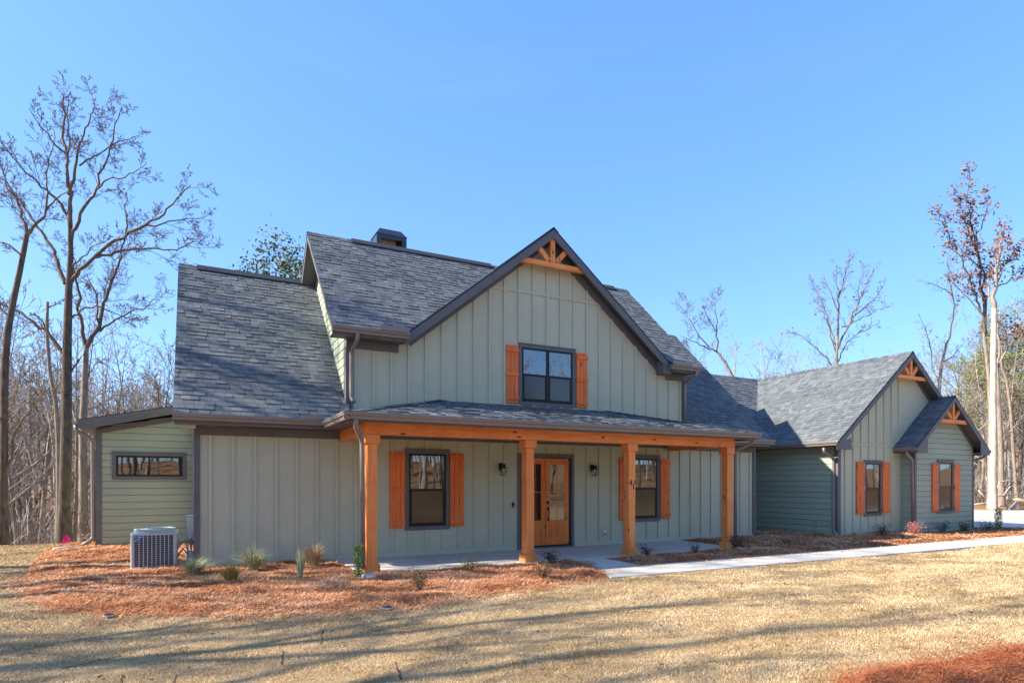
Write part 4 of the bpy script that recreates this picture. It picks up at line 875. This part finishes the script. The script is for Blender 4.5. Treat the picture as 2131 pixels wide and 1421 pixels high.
# ------------------------------------------------------------------ trees
TH = R(27.5); FW = Vector((math.sin(TH), math.cos(TH), 0)); RT = Vector((math.cos(TH), -math.sin(TH), 0))
def spot(u, d): p = FW * d + RT * ((u - 1065.5) / 1269 * d); return p.x, p.y          # a bearing and a distance to ground x, y
def rv(rng): return Vector((rng.gauss(0, 1), rng.gauss(0, 1), rng.gauss(0, 1)))
class Tree:
    def __init__(s, seed, leaf=None): s.rng = random.Random(seed); s.tr = MB(); s.cr = MB(); s.LV = []; s.LT = []; s.leaf = leaf; s.minr = .0045
    def line(s, p, d, L, r, n, wob, up, taper):
        pts = [p.copy()]; rad = [r]; d = d.normalized()
        for i in range(n):
            d = (d + rv(s.rng) * wob + Vector((0, 0, up))).normalized(); p = p + d * (L / n); pts.append(p.copy()); rad.append(max(s.minr, r * (1 - (1 - taper) * (i + 1) / n)))
        return pts, rad
    def kids(s, pts, rad, L, lvl, P):
        if lvl > P['lv']:
            if s.leaf: s.leaves(pts[-1], P)
            return
        rng = s.rng; n = P['n'][lvl - 1]; n = max(1, int(n * rng.uniform(.8, 1.25) + .5)); m = len(pts) - 1; az = rng.uniform(0, 6.28)
        for i in range(n):
            t = P['from'][lvl - 1] + (1 - P['from'][lvl - 1]) * ((i + rng.random()) / n); k = min(m - 1, int(t * m)); fr = t * m - k
            p = pts[k].lerp(pts[k + 1], fr); d0 = (pts[k + 1] - pts[k]).normalized(); rr = rad[k] + (rad[k + 1] - rad[k]) * fr
            az += 2.4 + rng.gauss(0, .4); o = d0.orthogonal().normalized(); o = (o * math.cos(az) + d0.cross(o) * math.sin(az)).normalized()
            an = R(P['ang'][lvl - 1] + rng.gauss(0, 9)); d = d0 * math.cos(an) + o * math.sin(an)
            l = min(L, P.get('cap', 99)) * P['len'][lvl - 1] * rng.uniform(.45, 1.15) * (1.15 - .6 * t); r = min(rr * .72, max(s.minr, l * P['thick']))
            s.branch(p, d, l, r, lvl, P)
    def branch(s, p, d, L, r, lvl, P):
        n = (9, 7, 6, 5, 4, 3)[min(lvl, 5)]; pts, rad = s.line(p, d, L, r, n, P['wob'][min(lvl, len(P['wob']) - 1)], P['up'], .25)
        s.cr.tube(pts, rad, (9, 7, 5, 4, 3, 3)[min(lvl, 5)], cap=False); s.kids(pts, rad, L, lvl + 1, P)
    def leaves(s, c, P):
        rng = s.rng
        if rng.random() > P.get('lprob', 1): return
        for i in range(P.get('nleaf', 4)):
            q = c + rv(rng) * P.get('lspread', .12); d = rv(rng).normalized(); sd = d.orthogonal().normalized(); sz = P.get('lsize', .09) * rng.uniform(.6, 1.3)
            s.LV += [tuple(q - sd * sz * .35), tuple(q + d * sz * .5 - sd * sz * .3), tuple(q + d * sz), tuple(q + d * sz * .5 + sd * sz * .4)]; s.LT.append(min(1, max(0, rng.gauss(.5, .28))))
    def auto(s, H, r, P):
        n = 12; pts, rad = s.line(Vector((0, 0, -.3)), Vector((0, 0, 1)), H * P['trunk'], r, n, P['wob'][0], .12, .06)
        rad[0] *= 1.45; rad[1] *= 1.1
        s.tr.tube(pts, rad, 9, cap=False); s.kids(pts, rad, H, 1, P); return s
    def finish(s, name, loc, label, bark, twig, group=None, leafmat='leaf_brown', cat='tree'):
        root = thing(name, loc, label, cat, group)
        for nm, mb, mt in (('trunk', s.tr, bark), ('crown', s.cr, twig)):
            o = mb.build(nm, M[mt], None, True); o.parent = root
        if s.LV: o = tri_mesh('leaves', s.LV, s.LT, M[leafmat], None, 4); o.parent = root
        return root
PO = dict(lv=4, n=(10, 7, 5, 3), ang=(48, 44, 42, 40), len=(.42, .55, .5, .5), wob=(.05, .12, .13, .14, .15), up=.05, thick=.018, trunk=.82)
PO['from'] = (.38, .2, .2, .2)
PV = dict(lv=4, n=(8, 5, 5, 3), ang=(30, 32, 36, 38), len=(.46, .5, .5, .5), wob=(.04, .09, .12, .16, .2), up=.10, thick=.016, trunk=.85); PV['from'] = (.35, .25, .2, .2)
PS_ = dict(lv=3, n=(14, 5, 4), ang=(52, 45, 40), len=(.24, .5, .5), wob=(.035, .12, .16, .2), up=.08, thick=.016, trunk=.98); PS_['from'] = (.28, .2, .2)
PL = dict(PS_, lv=3, n=(11, 5, 3), len=(.26, .5, .5))
def dup(root, loc, rot, sc, label, group=None):
    r = root.copy(); COL.objects.link(r); r.location = loc; r.rotation_euler = (0, 0, rot); r.scale = (sc,) * 3; r['label'] = label
    if group: r['group'] = group
    for ch in root.children: c = ch.copy(); COL.objects.link(c); c.parent = r
    return r
# --- trees one can tell apart, limbs laid out from base to tip as (bearing, height) in the photograph at the tree's own distance
def hero(seed, u0, d, dz, r0, limbs, P, twigd=1.0, leaf=None, flare=1.25):
    T = Tree(seed, leaf); x0, y0 = spot(u0, d); z0 = gzf(x0, y0); rng = T.rng; base = Vector((x0, y0, 0)); k = d / 1269
    seen = []                                                     # (bearing, height, depth offset) along the limbs laid so far
    for li, (pts, ra, rb) in enumerate(limbs):
        off0 = min(seen, key=lambda q: (q[0] - pts[0][0]) ** 2 + (q[1] - pts[0][1]) ** 2)[2] if seen else 0
        dep = rng.gauss(0, .35) * .4 if li else 0; out = []; n = len(pts); offs = [off0 + dep * i for i in range(n)]
        for i, (u, v) in enumerate(pts):
            kk = (d + offs[i]) / 1269
            out.append(RT * ((u - 1065.5) * kk - (u0 - 1065.5) * k) + FW * offs[i] + Vector((0, 0, 1.65 + (1003 - v) * kk - z0)))
            if i: seen += [(pts[i - 1][0] + (u - pts[i - 1][0]) * t / 8, pts[i - 1][1] + (v - pts[i - 1][1]) * t / 8, offs[i - 1] + (offs[i] - offs[i - 1]) * t / 8) for t in range(9)]
        fine = [];
        for i in range(n - 1):                                    # wobble between the set points
            for s_ in range(3 if li else 2):
                t = s_ / (3 if li else 2); q = out[i].lerp(out[i + 1], t)
                if s_ and li: q += rv(rng) * ((out[i + 1] - out[i]).length * .05)
                fine.append(q)
        fine.append(out[-1]); m = len(fine); rad = [(ra + (rb - ra) * (i / (m - 1)) ** .75) * (.82 if li else .95) for i in range(m)]
        if li == 0: fine.insert(0, fine[0] - Vector((0, 0, .4))); rad.insert(0, rad[0] * flare * 1.15); rad[1] *= flare
        (T.tr if li == 0 else T.cr).tube(fine, rad, 10 if li == 0 else 7, cap=False)
        L = sum((fine[i + 1] - fine[i]).length for i in range(len(fine) - 1))
        if li: T.kids(fine, rad, L * P.get('k', .8), 1, dict(P, cap=2.1, n=(max(3, int(L * 2.6 * twigd)),) + tuple(P['n'][1:])))
    return T, (x0, y0, z0)
PH = dict(lv=4, n=(0, 7, 6, 3), ang=(44, 44, 42, 40), len=(.62, .55, .5, .5), wob=(.1, .10, .10, .10, .11), up=.035, thick=.0085); PH['from'] = (.2, .15, .2, .2)
T, b = hero(31, 133, 17.9, 0, .19, [
    ([(133, 1122), (136, 1000), (138, 900), (139, 800), (140, 700), (142, 640), (143, 600), (146, 560), (147, 520), (146, 470)], .185, .065),
    ([(146, 470), (145, 420), (141, 370), (140, 325), (132, 270), (130, 220), (129, 195)], .085, .02), ([(140, 325), (145, 300), (141, 270), (140, 230), (147, 190)], .04, .012),
    ([(146, 590), (165, 561), (200, 532), (240, 500), (290, 475), (330, 455), (360, 425), (385, 395), (397, 385)], .085, .014),
    ([(290, 476), (340, 465), (390, 455), (430, 450)], .035, .01), ([(200, 536), (240, 525), (280, 517), (330, 517), (370, 521), (385, 512), (412, 502)], .05, .012),
    ([(148, 500), (165, 460), (180, 425), (200, 395), (215, 350), (228, 310), (236, 280), (247, 245), (255, 222)], .07, .012), ([(200, 395), (225, 373), (260, 370), (285, 355), (305, 340)], .035, .01),
    ([(143, 405), (155, 360), (160, 330), (165, 300), (175, 280), (187, 250), (195, 225), (197, 215)], .06, .012), ([(165, 345), (190, 330), (215, 315), (235, 300), (270, 290), (290, 283)], .035, .01),
    ([(136, 590), (120, 545), (105, 510), (85, 480), (65, 455), (45, 420), (20, 390), (0, 340), (-15, 300)], .08, .015), ([(143, 452), (115, 412), (85, 390), (45, 350), (20, 320), (0, 290)], .06, .012),
    ([(132, 735), (105, 700), (70, 670), (30, 645), (0, 632), (-40, 622)], .075, .02), ([(147, 560), (170, 535), (200, 510), (222, 500)], .035, .01), ([(138, 320), (110, 295), (90, 270), (75, 250), (60, 225)], .04, .01),
    ([(147, 664), (168, 645), (200, 636), (235, 650), (262, 662), (290, 655)], .04, .01), ([(146, 780), (155, 762), (170, 740)], .035, .015)], PH, .9)
T.finish('oak_tree', b, 'big bare oak with the thickest trunk standing left of the lean-to', 'bark_dark', 'twig')
T, b = hero(32, 8, 16.2, 0, .13, [
    ([(6, 1136), (7, 1000), (8, 900), (10, 760), (16, 690), (28, 625), (40, 570), (50, 520), (56, 488)], .12, .058), ([(56, 488), (45, 440), (20, 400), (0, 370), (-20, 330)], .06, .015),
    ([(56, 488), (75, 465), (95, 440), (115, 415), (140, 400)], .06, .015), ([(48, 535), (20, 510), (-10, 498)], .04, .015), ([(20, 665), (0, 640), (-20, 600), (-30, 560)], .05, .02), ([(12, 1000), (25, 955), (32, 900), (48, 870), (70, 840), (92, 815)], .05, .012),
    ([(95, 440), (100, 400), (96, 360), (110, 310), (112, 270)], .035, .01)], PH, .9)
T.finish('oak_tree', b, 'dark leaning bare tree at the left edge of the picture', 'bark_dark', 'twig')
T, b = hero(33, 174, 21.5, 0, .17, [
    ([(174, 1122), (173, 1000), (172, 900), (176, 800), (178, 745), (180, 720)], .16, .085), ([(180, 722), (172, 680), (168, 620), (160, 590), (155, 565), (150, 530)], .09, .02),
    ([(180, 722), (200, 690), (212, 650), (215, 630), (228, 600), (240, 570), (248, 545), (255, 510), (262, 480), (265, 450), (262, 400)], .095, .015), ([(208, 690), (240, 665), (270, 650), (310, 635), (340, 615)], .05, .012),
    ([(205, 670), (203, 640), (195, 600), (180, 570)], .05, .015), ([(178, 790), (195, 765), (205, 745)], .03, .012)], PH, 1.0)
T.finish('forked_tree', b, 'grey forked tree right behind the roof edge of the lean-to', 'bark_grey', 'twig')
T, b = hero(34, 121, 20.5, 0, .1, [([(122, 1122), (122, 1000), (121, 920), (116, 835), (104, 780), (98, 700), (98, 660), (99, 628)], .09, .045), ([(98, 690), (85, 665), (70, 650)], .03, .01), ([(99, 640), (115, 635), (130, 622)], .025, .008), ([(110, 815), (130, 790), (150, 770)], .03, .01)], PH, .8)
T.finish('snag_tree', b, 'thin broken topped tree close behind the big oak', 'bark_grey', 'twig')
PB = dict(PH, lv=3, nleaf=3, lprob=.3, lspread=.2, lsize=.24, len=(.4, .5, .5), ang=(36, 40, 40), n=(0, 5, 4))
T, b = hero(35, 2066, 37.5, 0, .24, [
    ([(2066, 1060), (2066, 980), (2067, 900), (2067, 800), (2068, 700), (2069, 640)], .24, .15), ([(2069, 642), (2072, 600), (2077, 545), (2082, 520), (2087, 490), (2090, 470)], .18, .03), ([(2070, 640), (2058, 600), (2062, 560), (2070, 520)], .08, .02), ([(2072, 600), (2095, 590), (2112, 570), (2124, 560)], .07, .02), ([(2073, 600), (2085, 560), (2095, 520), (2100, 500)], .08, .02),
    ([(2075, 575), (2095, 545), (2110, 530), (2118, 520)], .06, .02), ([(2068, 660), (2090, 680), (2115, 688), (2150, 700)], .07, .02)], PB, .7, True)
T.finish('pale_trunk_tree', b, 'tall pale sunlit straight trunk with brown leaf clusters right of the bump out', 'bark_pale', 'twig_grey')
T, b = hero(36, 2060, 38.6, 0, .22, [
    ([(2059, 1060), (2060, 950), (2061, 850), (2058, 790), (2053, 740), (2047, 692)], .16, .09), ([(2047, 692), (2040, 650), (2032, 610), (2018, 575), (1990, 525), (1975, 490), (1962, 462), (1950, 440)], .1, .02),
    ([(2050, 692), (2046, 620), (2042, 560), (2030, 520), (2015, 480), (2005, 455), (1995, 420), (1985, 400)], .1, .02), ([(2054, 700), (2051, 640), (2049, 580), (2038, 535), (2028, 490), (2018, 440), (2014, 400), (2011, 350)], .11, .02),
    ([(2040, 650), (2020, 625), (2000, 605), (1985, 590), (1980, 565)], .05, .015), ([(2042, 560), (2020, 540), (2005, 525), (1980, 500)], .05, .015), ([(2030, 500), (2045, 460), (2055, 430), (2050, 405)], .05, .015)], PB, .75, True)
T.finish('brown_leaf_tree', b, 'many stemmed tree holding brown leaves high on the right', 'bark_grey', 'twig')
T, b = hero(37, 2085, 41, 0, .2, [([(2085, 1058), (2083, 950), (2079, 850), (2074, 760)], .2, .12), ([(2074, 760), (2075, 690), (2080, 640)], .1, .03), ([(2078, 760), (2100, 720), (2125, 690), (2150, 640)], .07, .02)], PH, .8)
T.finish('slim_tree', b, 'dark trunk close behind the pale sunlit trunk on the right', 'bark_grey', 'twig_grey')
T, b = hero(38, 2118, 42, 0, .14, [([(2117, 1045), (2113, 1000), (2108, 930), (2104, 860), (2095, 790), (2085, 765)], .13, .08), ([(2085, 765), (2083, 720), (2075, 690)], .06, .02), ([(2095, 790), (2110, 760), (2125, 755)], .05, .015)], PH, .9)
T.finish('slim_tree', b, 'thin curving trunk at the right edge of the picture', 'bark_grey', 'twig_grey')
PW = dict(PH, lv=3, nleaf=1, lprob=.05, lspread=.2, lsize=.2, len=(.5, .55, .5), ang=(34, 38, 40), n=(0, 6, 5))
T, b = hero(39, 1742, 44, 0, .22, [
    ([(1738, 1050), (1739, 900), (1740, 800), (1741, 740), (1743, 700)], .2, .085), ([(1743, 700), (1745, 650), (1748, 610), (1755, 580), (1765, 555), (1770, 530)], .1, .02), ([(1741, 730), (1760, 690), (1775, 650), (1790, 620), (1805, 590), (1820, 560)], .1, .02),
    ([(1741, 720), (1730, 690), (1715, 660), (1705, 640), (1692, 620)], .07, .02), ([(1775, 660), (1800, 640), (1825, 615), (1842, 590)], .06, .015), ([(1744, 660), (1735, 625), (1725, 600), (1712, 585)], .06, .015), ([(1741, 760), (1750, 735), (1765, 710), (1790, 690), (1830, 672)], .06, .015), ([(1748, 610), (1740, 580), (1738, 550)], .05, .015), ([(1740, 770), (1722, 745), (1700, 725), (1670, 700), (1640, 690)], .07, .015), ([(1741, 740), (1728, 700), (1722, 660), (1700, 610), (1690, 580)], .07, .015), ([(1752, 680), (1790, 665), (1815, 650), (1838, 640)], .05, .012), ([(1760, 690), (1785, 640), (1788, 590), (1800, 550)], .06, .012)], PW, 1.1, True)
T.finish('pale_tree', b, 'grey many branched bare tree rising behind the wing roof ridge', 'bark_grey', 'twig')
T, b = hero(40, 1958, 46, 0, .2, [([(1950, 1050), (1952, 850), (1955, 800), (1958, 765), (1966, 730)], .18, .085), ([(1966, 730), (1978, 690), (1984, 650), (1980, 600), (1975, 560), (1973, 540)], .1, .02), ([(1955, 800), (1940, 760), (1935, 720), (1928, 690), (1915, 660)], .07, .02), ([(1960, 755), (1985, 740), (2000, 720)], .06, .02), ([(1980, 610), (1960, 600), (1940, 590), (1920, 588)], .05, .012)], PW, .9, True)
T.finish('twisted_tree', b, 'twisting bare tree rising from behind the small right gable', 'bark_grey', 'twig')
T, b = hero(41, 1530, 36, 0, .18, [([(1535, 1040), (1532, 850), (1525, 785), (1510, 755), (1495, 735)], .15, .06), ([(1495, 735), (1465, 720), (1440, 710), (1420, 700)], .06, .015), ([(1497, 738), (1490, 700), (1493, 670), (1488, 640), (1490, 620)], .07, .015), ([(1490, 690), (1470, 655), (1465, 640)], .04, .012), ([(1475, 722), (1450, 690), (1430, 660), (1425, 610)], .05, .012)], PH, 1.0)
T.finish('leaning_tree', b, 'bare tree leaning left above the roof between main house and wing', 'bark_grey', 'twig')
# --- pines
def pine(seed, H, r, n0=.35, spread=.2, nl=8, ls=.2):
    P = dict(lv=2, n=(36, 10), ang=(72, 50), len=(spread, .42), wob=(.03, .1, .16), up=.04, thick=.014, trunk=.98, nleaf=nl, lspread=ls, lsize=.17); P['from'] = (n0, .3)
    T = Tree(seed, True); T.auto(H, r, P); return T
T = pine(51, 15.5, .17, .5, .26, 34, .34); x, y = spot(588, 36); z = gzf(x, y); top = 1.65 + (1003 - 530) / 1269 * 36 - z
o = T.finish('pine_tree', (x, y, z), 'yellow green pine top showing above the left roof ridge', 'bark_dark', 'twig', None, 'leaf_green'); o.scale = (top / 15.5,) * 3
T = pine(52, 17, .2, .45, .2, 14, .32); px, py = spot(2110, 52)
pine0 = T.finish('pine_tree', (px, py, gzf(px, py)), 'green pine in the woods behind the pale sunlit trunk', 'bark_dark', 'twig', None, 'leaf_green')
for u, d, s, lb in ((2040, 60, .86, 'green pine peeking out just right of the bump out gable'), (2150, 58, 1.0, 'green pine at the right picture edge behind the thin curving trunk'), (2078, 66, 1.05, 'distant green pine between the pale trunk and the dark one')):
    x, y = spot(u, d); dup(pine0, (x, y, gzf(x, y)), u * .37, s, lb)
# --- the woods: prototypes, then copies
protos = []
for i, (P, H, r) in enumerate(((PO, 14, .2), (PO, 13, .17), (PV, 14, .17), (PV, 13, .15), (PS_, 12, .1), (PL, 11, .085), (PL, 9, .06))):
    T = Tree(60 + i); T.minr = .008; T.auto(H, r, P); mt = (('bark_dark', 'twig'), ('bark_grey', 'twig_grey'), ('bark_grey', 'twig_grey'), ('bark_dark', 'twig'), ('bark_grey', 'twig_grey'), ('bark_grey', 'twig_grey'), ('bark_pale', 'twig_grey'))[i]
    protos.append((T, H, mt, None))
roots = {}
def plant(i, x, y, h, label, group, rng):
    T, H, mt, _ = protos[i]; z = gzf(x, y)
    if i not in roots: o = T.finish('bare_tree', (x, y, z), label, mt[0], mt[1], group); o.scale = (h / H,) * 3; o.rotation_euler = (0, 0, rng.uniform(0, 6.28)); roots[i] = o; return o
    return dup(roots[i], (x, y, z), rng.uniform(0, 6.28), h / H, label, group)
rng = random.Random(99)
LB = ('broad bare tree in the woods left behind the lean-to', 'slender bare tree in the woods left behind the lean-to')
for k in range(84):
    for _ in range(30):
        u = rng.uniform(-160, 430); d = 21.5 + 48 * rng.random() ** 1.3
        if all(abs(u - q) > 16 or d > 26 for q in (133, 8, 174, 121)): break
    x, y = spot(u, d); i = rng.choice((0, 1, 2, 3, 4, 4, 5, 5, 6, 6)); vt = rng.uniform(640, 850) if u > 150 else rng.uniform(560, 840)
    h = max(4, 1.65 + (1003 - vt) / 1269 * d - gzf(x, y)); plant(i, x, y, min(h, 21), LB[i > 3], 'bare trees in the left woods', rng)
RB = ('broad bare tree in the woods behind the wing and drive', 'slender bare tree in the woods behind the wing and drive')
for k in range(100):
    u = rng.uniform(1380, 2330) if k % 3 else rng.uniform(2020, 2250); d = rng.uniform(40, 82) if u < 2000 else rng.uniform(45, 85)
    x, y = spot(u, d); i = rng.choice((0, 1, 2, 3, 4, 4, 5, 5, 6)); vt = rng.uniform(690, 790) if u < 1900 else rng.uniform(640, 860)
    h = max(4, 1.65 + (1003 - vt) / 1269 * d - gzf(x, y)); plant(i, x, y, h, RB[i > 3], 'bare trees in the right woods', rng)
for k, (x, y, i, h) in enumerate(((-10, 17.3, 0, 21), (-13, 14.5, 1, 20), (-7.4, 15.2, 2, 13), (-12, 12, 3, 13), (-17, 16, 2, 16), (-21, 12, 3, 17), (-24, 14.5, 3, 17), (-27, 20, 1, 18), (-8.2, 9.4, 2, 14), (-9.6, 7.4, 3, 19), (-8.8, 5.2, 2, 14), (-13.5, 8.8, 2, 22), (-9.0, 12.6, 3, 15))):
    plant(i, x, y, h, 'bare tree left of the house casting long shadows on lawn and roof', 'bare trees beside the left lawn', rng)
for k in range(46):
    x, y = rng.uniform(-22, 46), -7 - 36 * rng.random() ** 1.2
    if k % 4 == 3: dup(pine0, (x, y, gzf(x, y)), k, rng.uniform(.7, 1.0), 'green pine across from the house mirrored in its windows', 'woods across from the house')
    else: plant(rng.choice((0, 1, 2, 3, 4, 5)), x, y, rng.uniform(11, 18), 'bare tree across from the house mirrored in its windows', 'woods across from the house', rng)
# --- undergrowth and the far wood, one mass each
def sticks(name, n, uu, dd, label, hmin=.3, hmax=1.9):
    u = RNG.uniform(uu[0], uu[1], n); d = dd[0] + (dd[1] - dd[0]) * RNG.random(n) ** 1.4
    x = FW.x * d + RT.x * (u - 1065.5) / 1269 * d; y = FW.y * d + RT.y * (u - 1065.5) / 1269 * d
    z = gz(x, y) + RNG.random(n) ** 2 * 2.2; L = RNG.uniform(hmin, hmax, n); an = RNG.uniform(0, 2 * np.pi, n); el = np.clip(RNG.normal(.9, .5, n), -.2, 1.57)
    D = np.stack([np.cos(an) * np.cos(el), np.sin(an) * np.cos(el), np.sin(el)], 1) * L[:, None]; a = np.stack([x, y, z], 1); q = RNG.uniform(0, 2 * np.pi, n)
    S = np.stack([np.cos(q), np.sin(q), 0 * q], 1) * (RNG.uniform(.004, .013, n) * (.6 + d / 50))[:, None]; b2 = RNG.normal(0, .09, (n, 3)) * L[:, None]
    m_ = a + D * .5 + b2; e = a + D
    V = np.stack([a - S, a + S, m_ + S * .7, m_ - S * .7, m_ - S * .7, m_ + S * .7, e + S * .3, e - S * .3], 1).reshape(-1, 3)
    tn = np.repeat(RNG.random(n), 2); return tag(tri_mesh(name, V, tn, M['brush'], None, 4), label, None, None, 'stuff')
M['brush'] = tone_mat('brush_stems', [(0, srgb(84, 75, 69)), (.5, srgb(138, 127, 117)), (1, srgb(194, 184, 172))])
sticks('undergrowth', 26000, (-200, 430), (21, 58), 'grey brown brush filling the left woods'); sticks('undergrowth', 16000, (2000, 2500), (44, 90), 'grey brown brush filling the woods past the drive')
def mass(name, n, uu, dd, vt, label):
    Vs = []; Fs = []; off = 0; r = random.Random(5); P = dict(PS_, lv=2, n=(13, 4)); base = []
    for s_ in range(4):
        T = Tree(80 + s_); T.minr = .02; P2 = dict(P, thick=.02); T.auto(12, .12, P2); vv = np.array([tuple(v) for v in T.tr.v + T.cr.v]); n0 = len(T.tr.v); ff = [f for f in T.tr.f] + [tuple(i + n0 for i in f) for f in T.cr.f]; base.append((vv, np.array([f for f in ff if len(f) == 4])))
    for k in range(n):
        u = r.uniform(*uu); d = r.uniform(*dd); x, y = spot(u, d); z = gzf(x, y); h = max(5, 1.65 + (1003 - r.uniform(*vt)) / 1269 * d - z); vv, ff = base[k % 4]; a = r.uniform(0, 6.28); ca, sa = math.cos(a), math.sin(a); s_ = h / 12
        W = np.stack([(vv[:, 0] * ca - vv[:, 1] * sa) * s_ + x, (vv[:, 0] * sa + vv[:, 1] * ca) * s_ + y, vv[:, 2] * s_ + z], 1); Vs.append(W[ff].reshape(-1, 3))
    V = np.concatenate(Vs); tn = np.repeat(RNG.random(n), [len(v) // 4 for v in Vs]); return tag(tri_mesh(name, V, tn, M['brush'], None, 4), label, None, None, 'stuff')
mass('far_woods', 260, (-220, 440), (52, 125), (770, 900), 'far leafless wood on the slope beyond the left trees'); mass('far_woods', 170, (1980, 2600), (80, 150), (780, 900), 'far leafless wood beyond the drive')
def mass_xy(name, n, xx, yy, hh, label):
    Vs = []; r = random.Random(8); P2 = dict(PS_, lv=2, n=(13, 4), thick=.02); base = []
    for s_ in range(3):
        T = Tree(90 + s_); T.minr = .02; T.auto(12, .13, P2); vv = np.array([tuple(v) for v in T.tr.v + T.cr.v]); n0 = len(T.tr.v); base.append((vv, np.array([f for f in T.tr.f] + [tuple(i + n0 for i in f) for f in T.cr.f])))
    for k in range(n):
        x, y = r.uniform(*xx), r.uniform(*yy); vv, ff = base[k % 3]; a = r.uniform(0, 6.28); ca, sa = math.cos(a), math.sin(a); s_ = r.uniform(*hh) / 12
        Vs.append(np.stack([(vv[:, 0] * ca - vv[:, 1] * sa) * s_ + x, (vv[:, 0] * sa + vv[:, 1] * ca) * s_ + y, vv[:, 2] * s_ + gzf(x, y)], 1)[ff].reshape(-1, 3))
    return tag(tri_mesh(name, np.concatenate(Vs), np.repeat(RNG.random(n), [len(v) // 4 for v in Vs]), M['brush'], None, 4), label, None, None, 'stuff')
mass_xy('far_woods', 240, (-60, 90), (-80, -40), (12, 19), 'deep leafless wood across from the house')
mass_xy('far_woods', 170, (-80, -34), (-20, 95), (12, 18), 'leafless wood beyond the left lawn'); mass_xy('far_woods', 150, (66, 115), (-45, 60), (11, 17), 'leafless wood beyond the far end of the drive'); mass_xy('far_woods', 130, (-5, 60), (62, 110), (12, 17), 'leafless wood far behind the house')
# --- felled wood past the drive
def log(pts, r0, r1, label, mat, cat, name='fallen_log', k=9):
    P = []
    for (u, v, d) in pts: x, y = spot(u, d); P.append((x, y, 1.65 + (1003 - v) / 1269 * d))
    n = len(P); o = MB().tube(P, [r0 + (r1 - r0) * i / (n - 1) for i in range(n)], k).build(name, M[mat], None, True); return tag(o, label, cat)
log([(2098, 1036, 39), (2120, 1041, 39), (2160, 1054, 39)], .16, .17, 'stripped pale log lying at the right edge past the drive', 'pale_wood', 'log')
log([(2104, 1060, 38), (2116, 1046, 38.2)], .13, .12, 'short grey stump chunk tipped beside the drive', 'bark_pale', 'log', 'log_chunk')
log([(2125, 1062, 38), (2150, 1052, 38)], .14, .12, 'second short log chunk at the right edge', 'bark_pale', 'log', 'log_chunk')
log([(2072, 1032, 40), (2095, 1030, 40.5), (2125, 1027, 41), (2170, 1032, 41)], .05, .03, 'long straight fallen pole behind the grey stump chunk', 'twig_grey', 'branch', 'fallen_branch', 6)
log([(2076, 1015, 40), (2080, 1003, 40.2), (2104, 998, 40.6), (2118, 1010, 41), (2150, 1018, 41)], .045, .02, 'arching pale fallen branch right of the pale trunk', 'bark_pale', 'branch', 'fallen_branch', 6)
log([(2088, 1030, 40), (2102, 1012, 40.2), (2125, 1011, 40.4)], .035, .015, 'small bent fallen branch under the arching one', 'bark_pale', 'branch', 'fallen_branch', 6)
log([(2036, 1020, 40), (2046, 1030, 40), (2057, 1046, 40)], .05, .04, 'pale fallen branch slanting down left of the pale trunk', 'bark_pale', 'branch', 'fallen_branch', 6)
log([(2028, 1049, 39), (2045, 1047, 39), (2062, 1045, 39)], .04, .03, 'low pale pole lying left of the pale trunk', 'pale_wood', 'branch', 'fallen_branch', 6)
log([(2078, 1053, 39), (2086, 1052, 39), (2097, 1053, 39), (2096, 1060, 39)], .05, .04, 'bent pale limb on the ground just right of the pale trunk', 'pale_wood', 'branch', 'fallen_branch', 6)
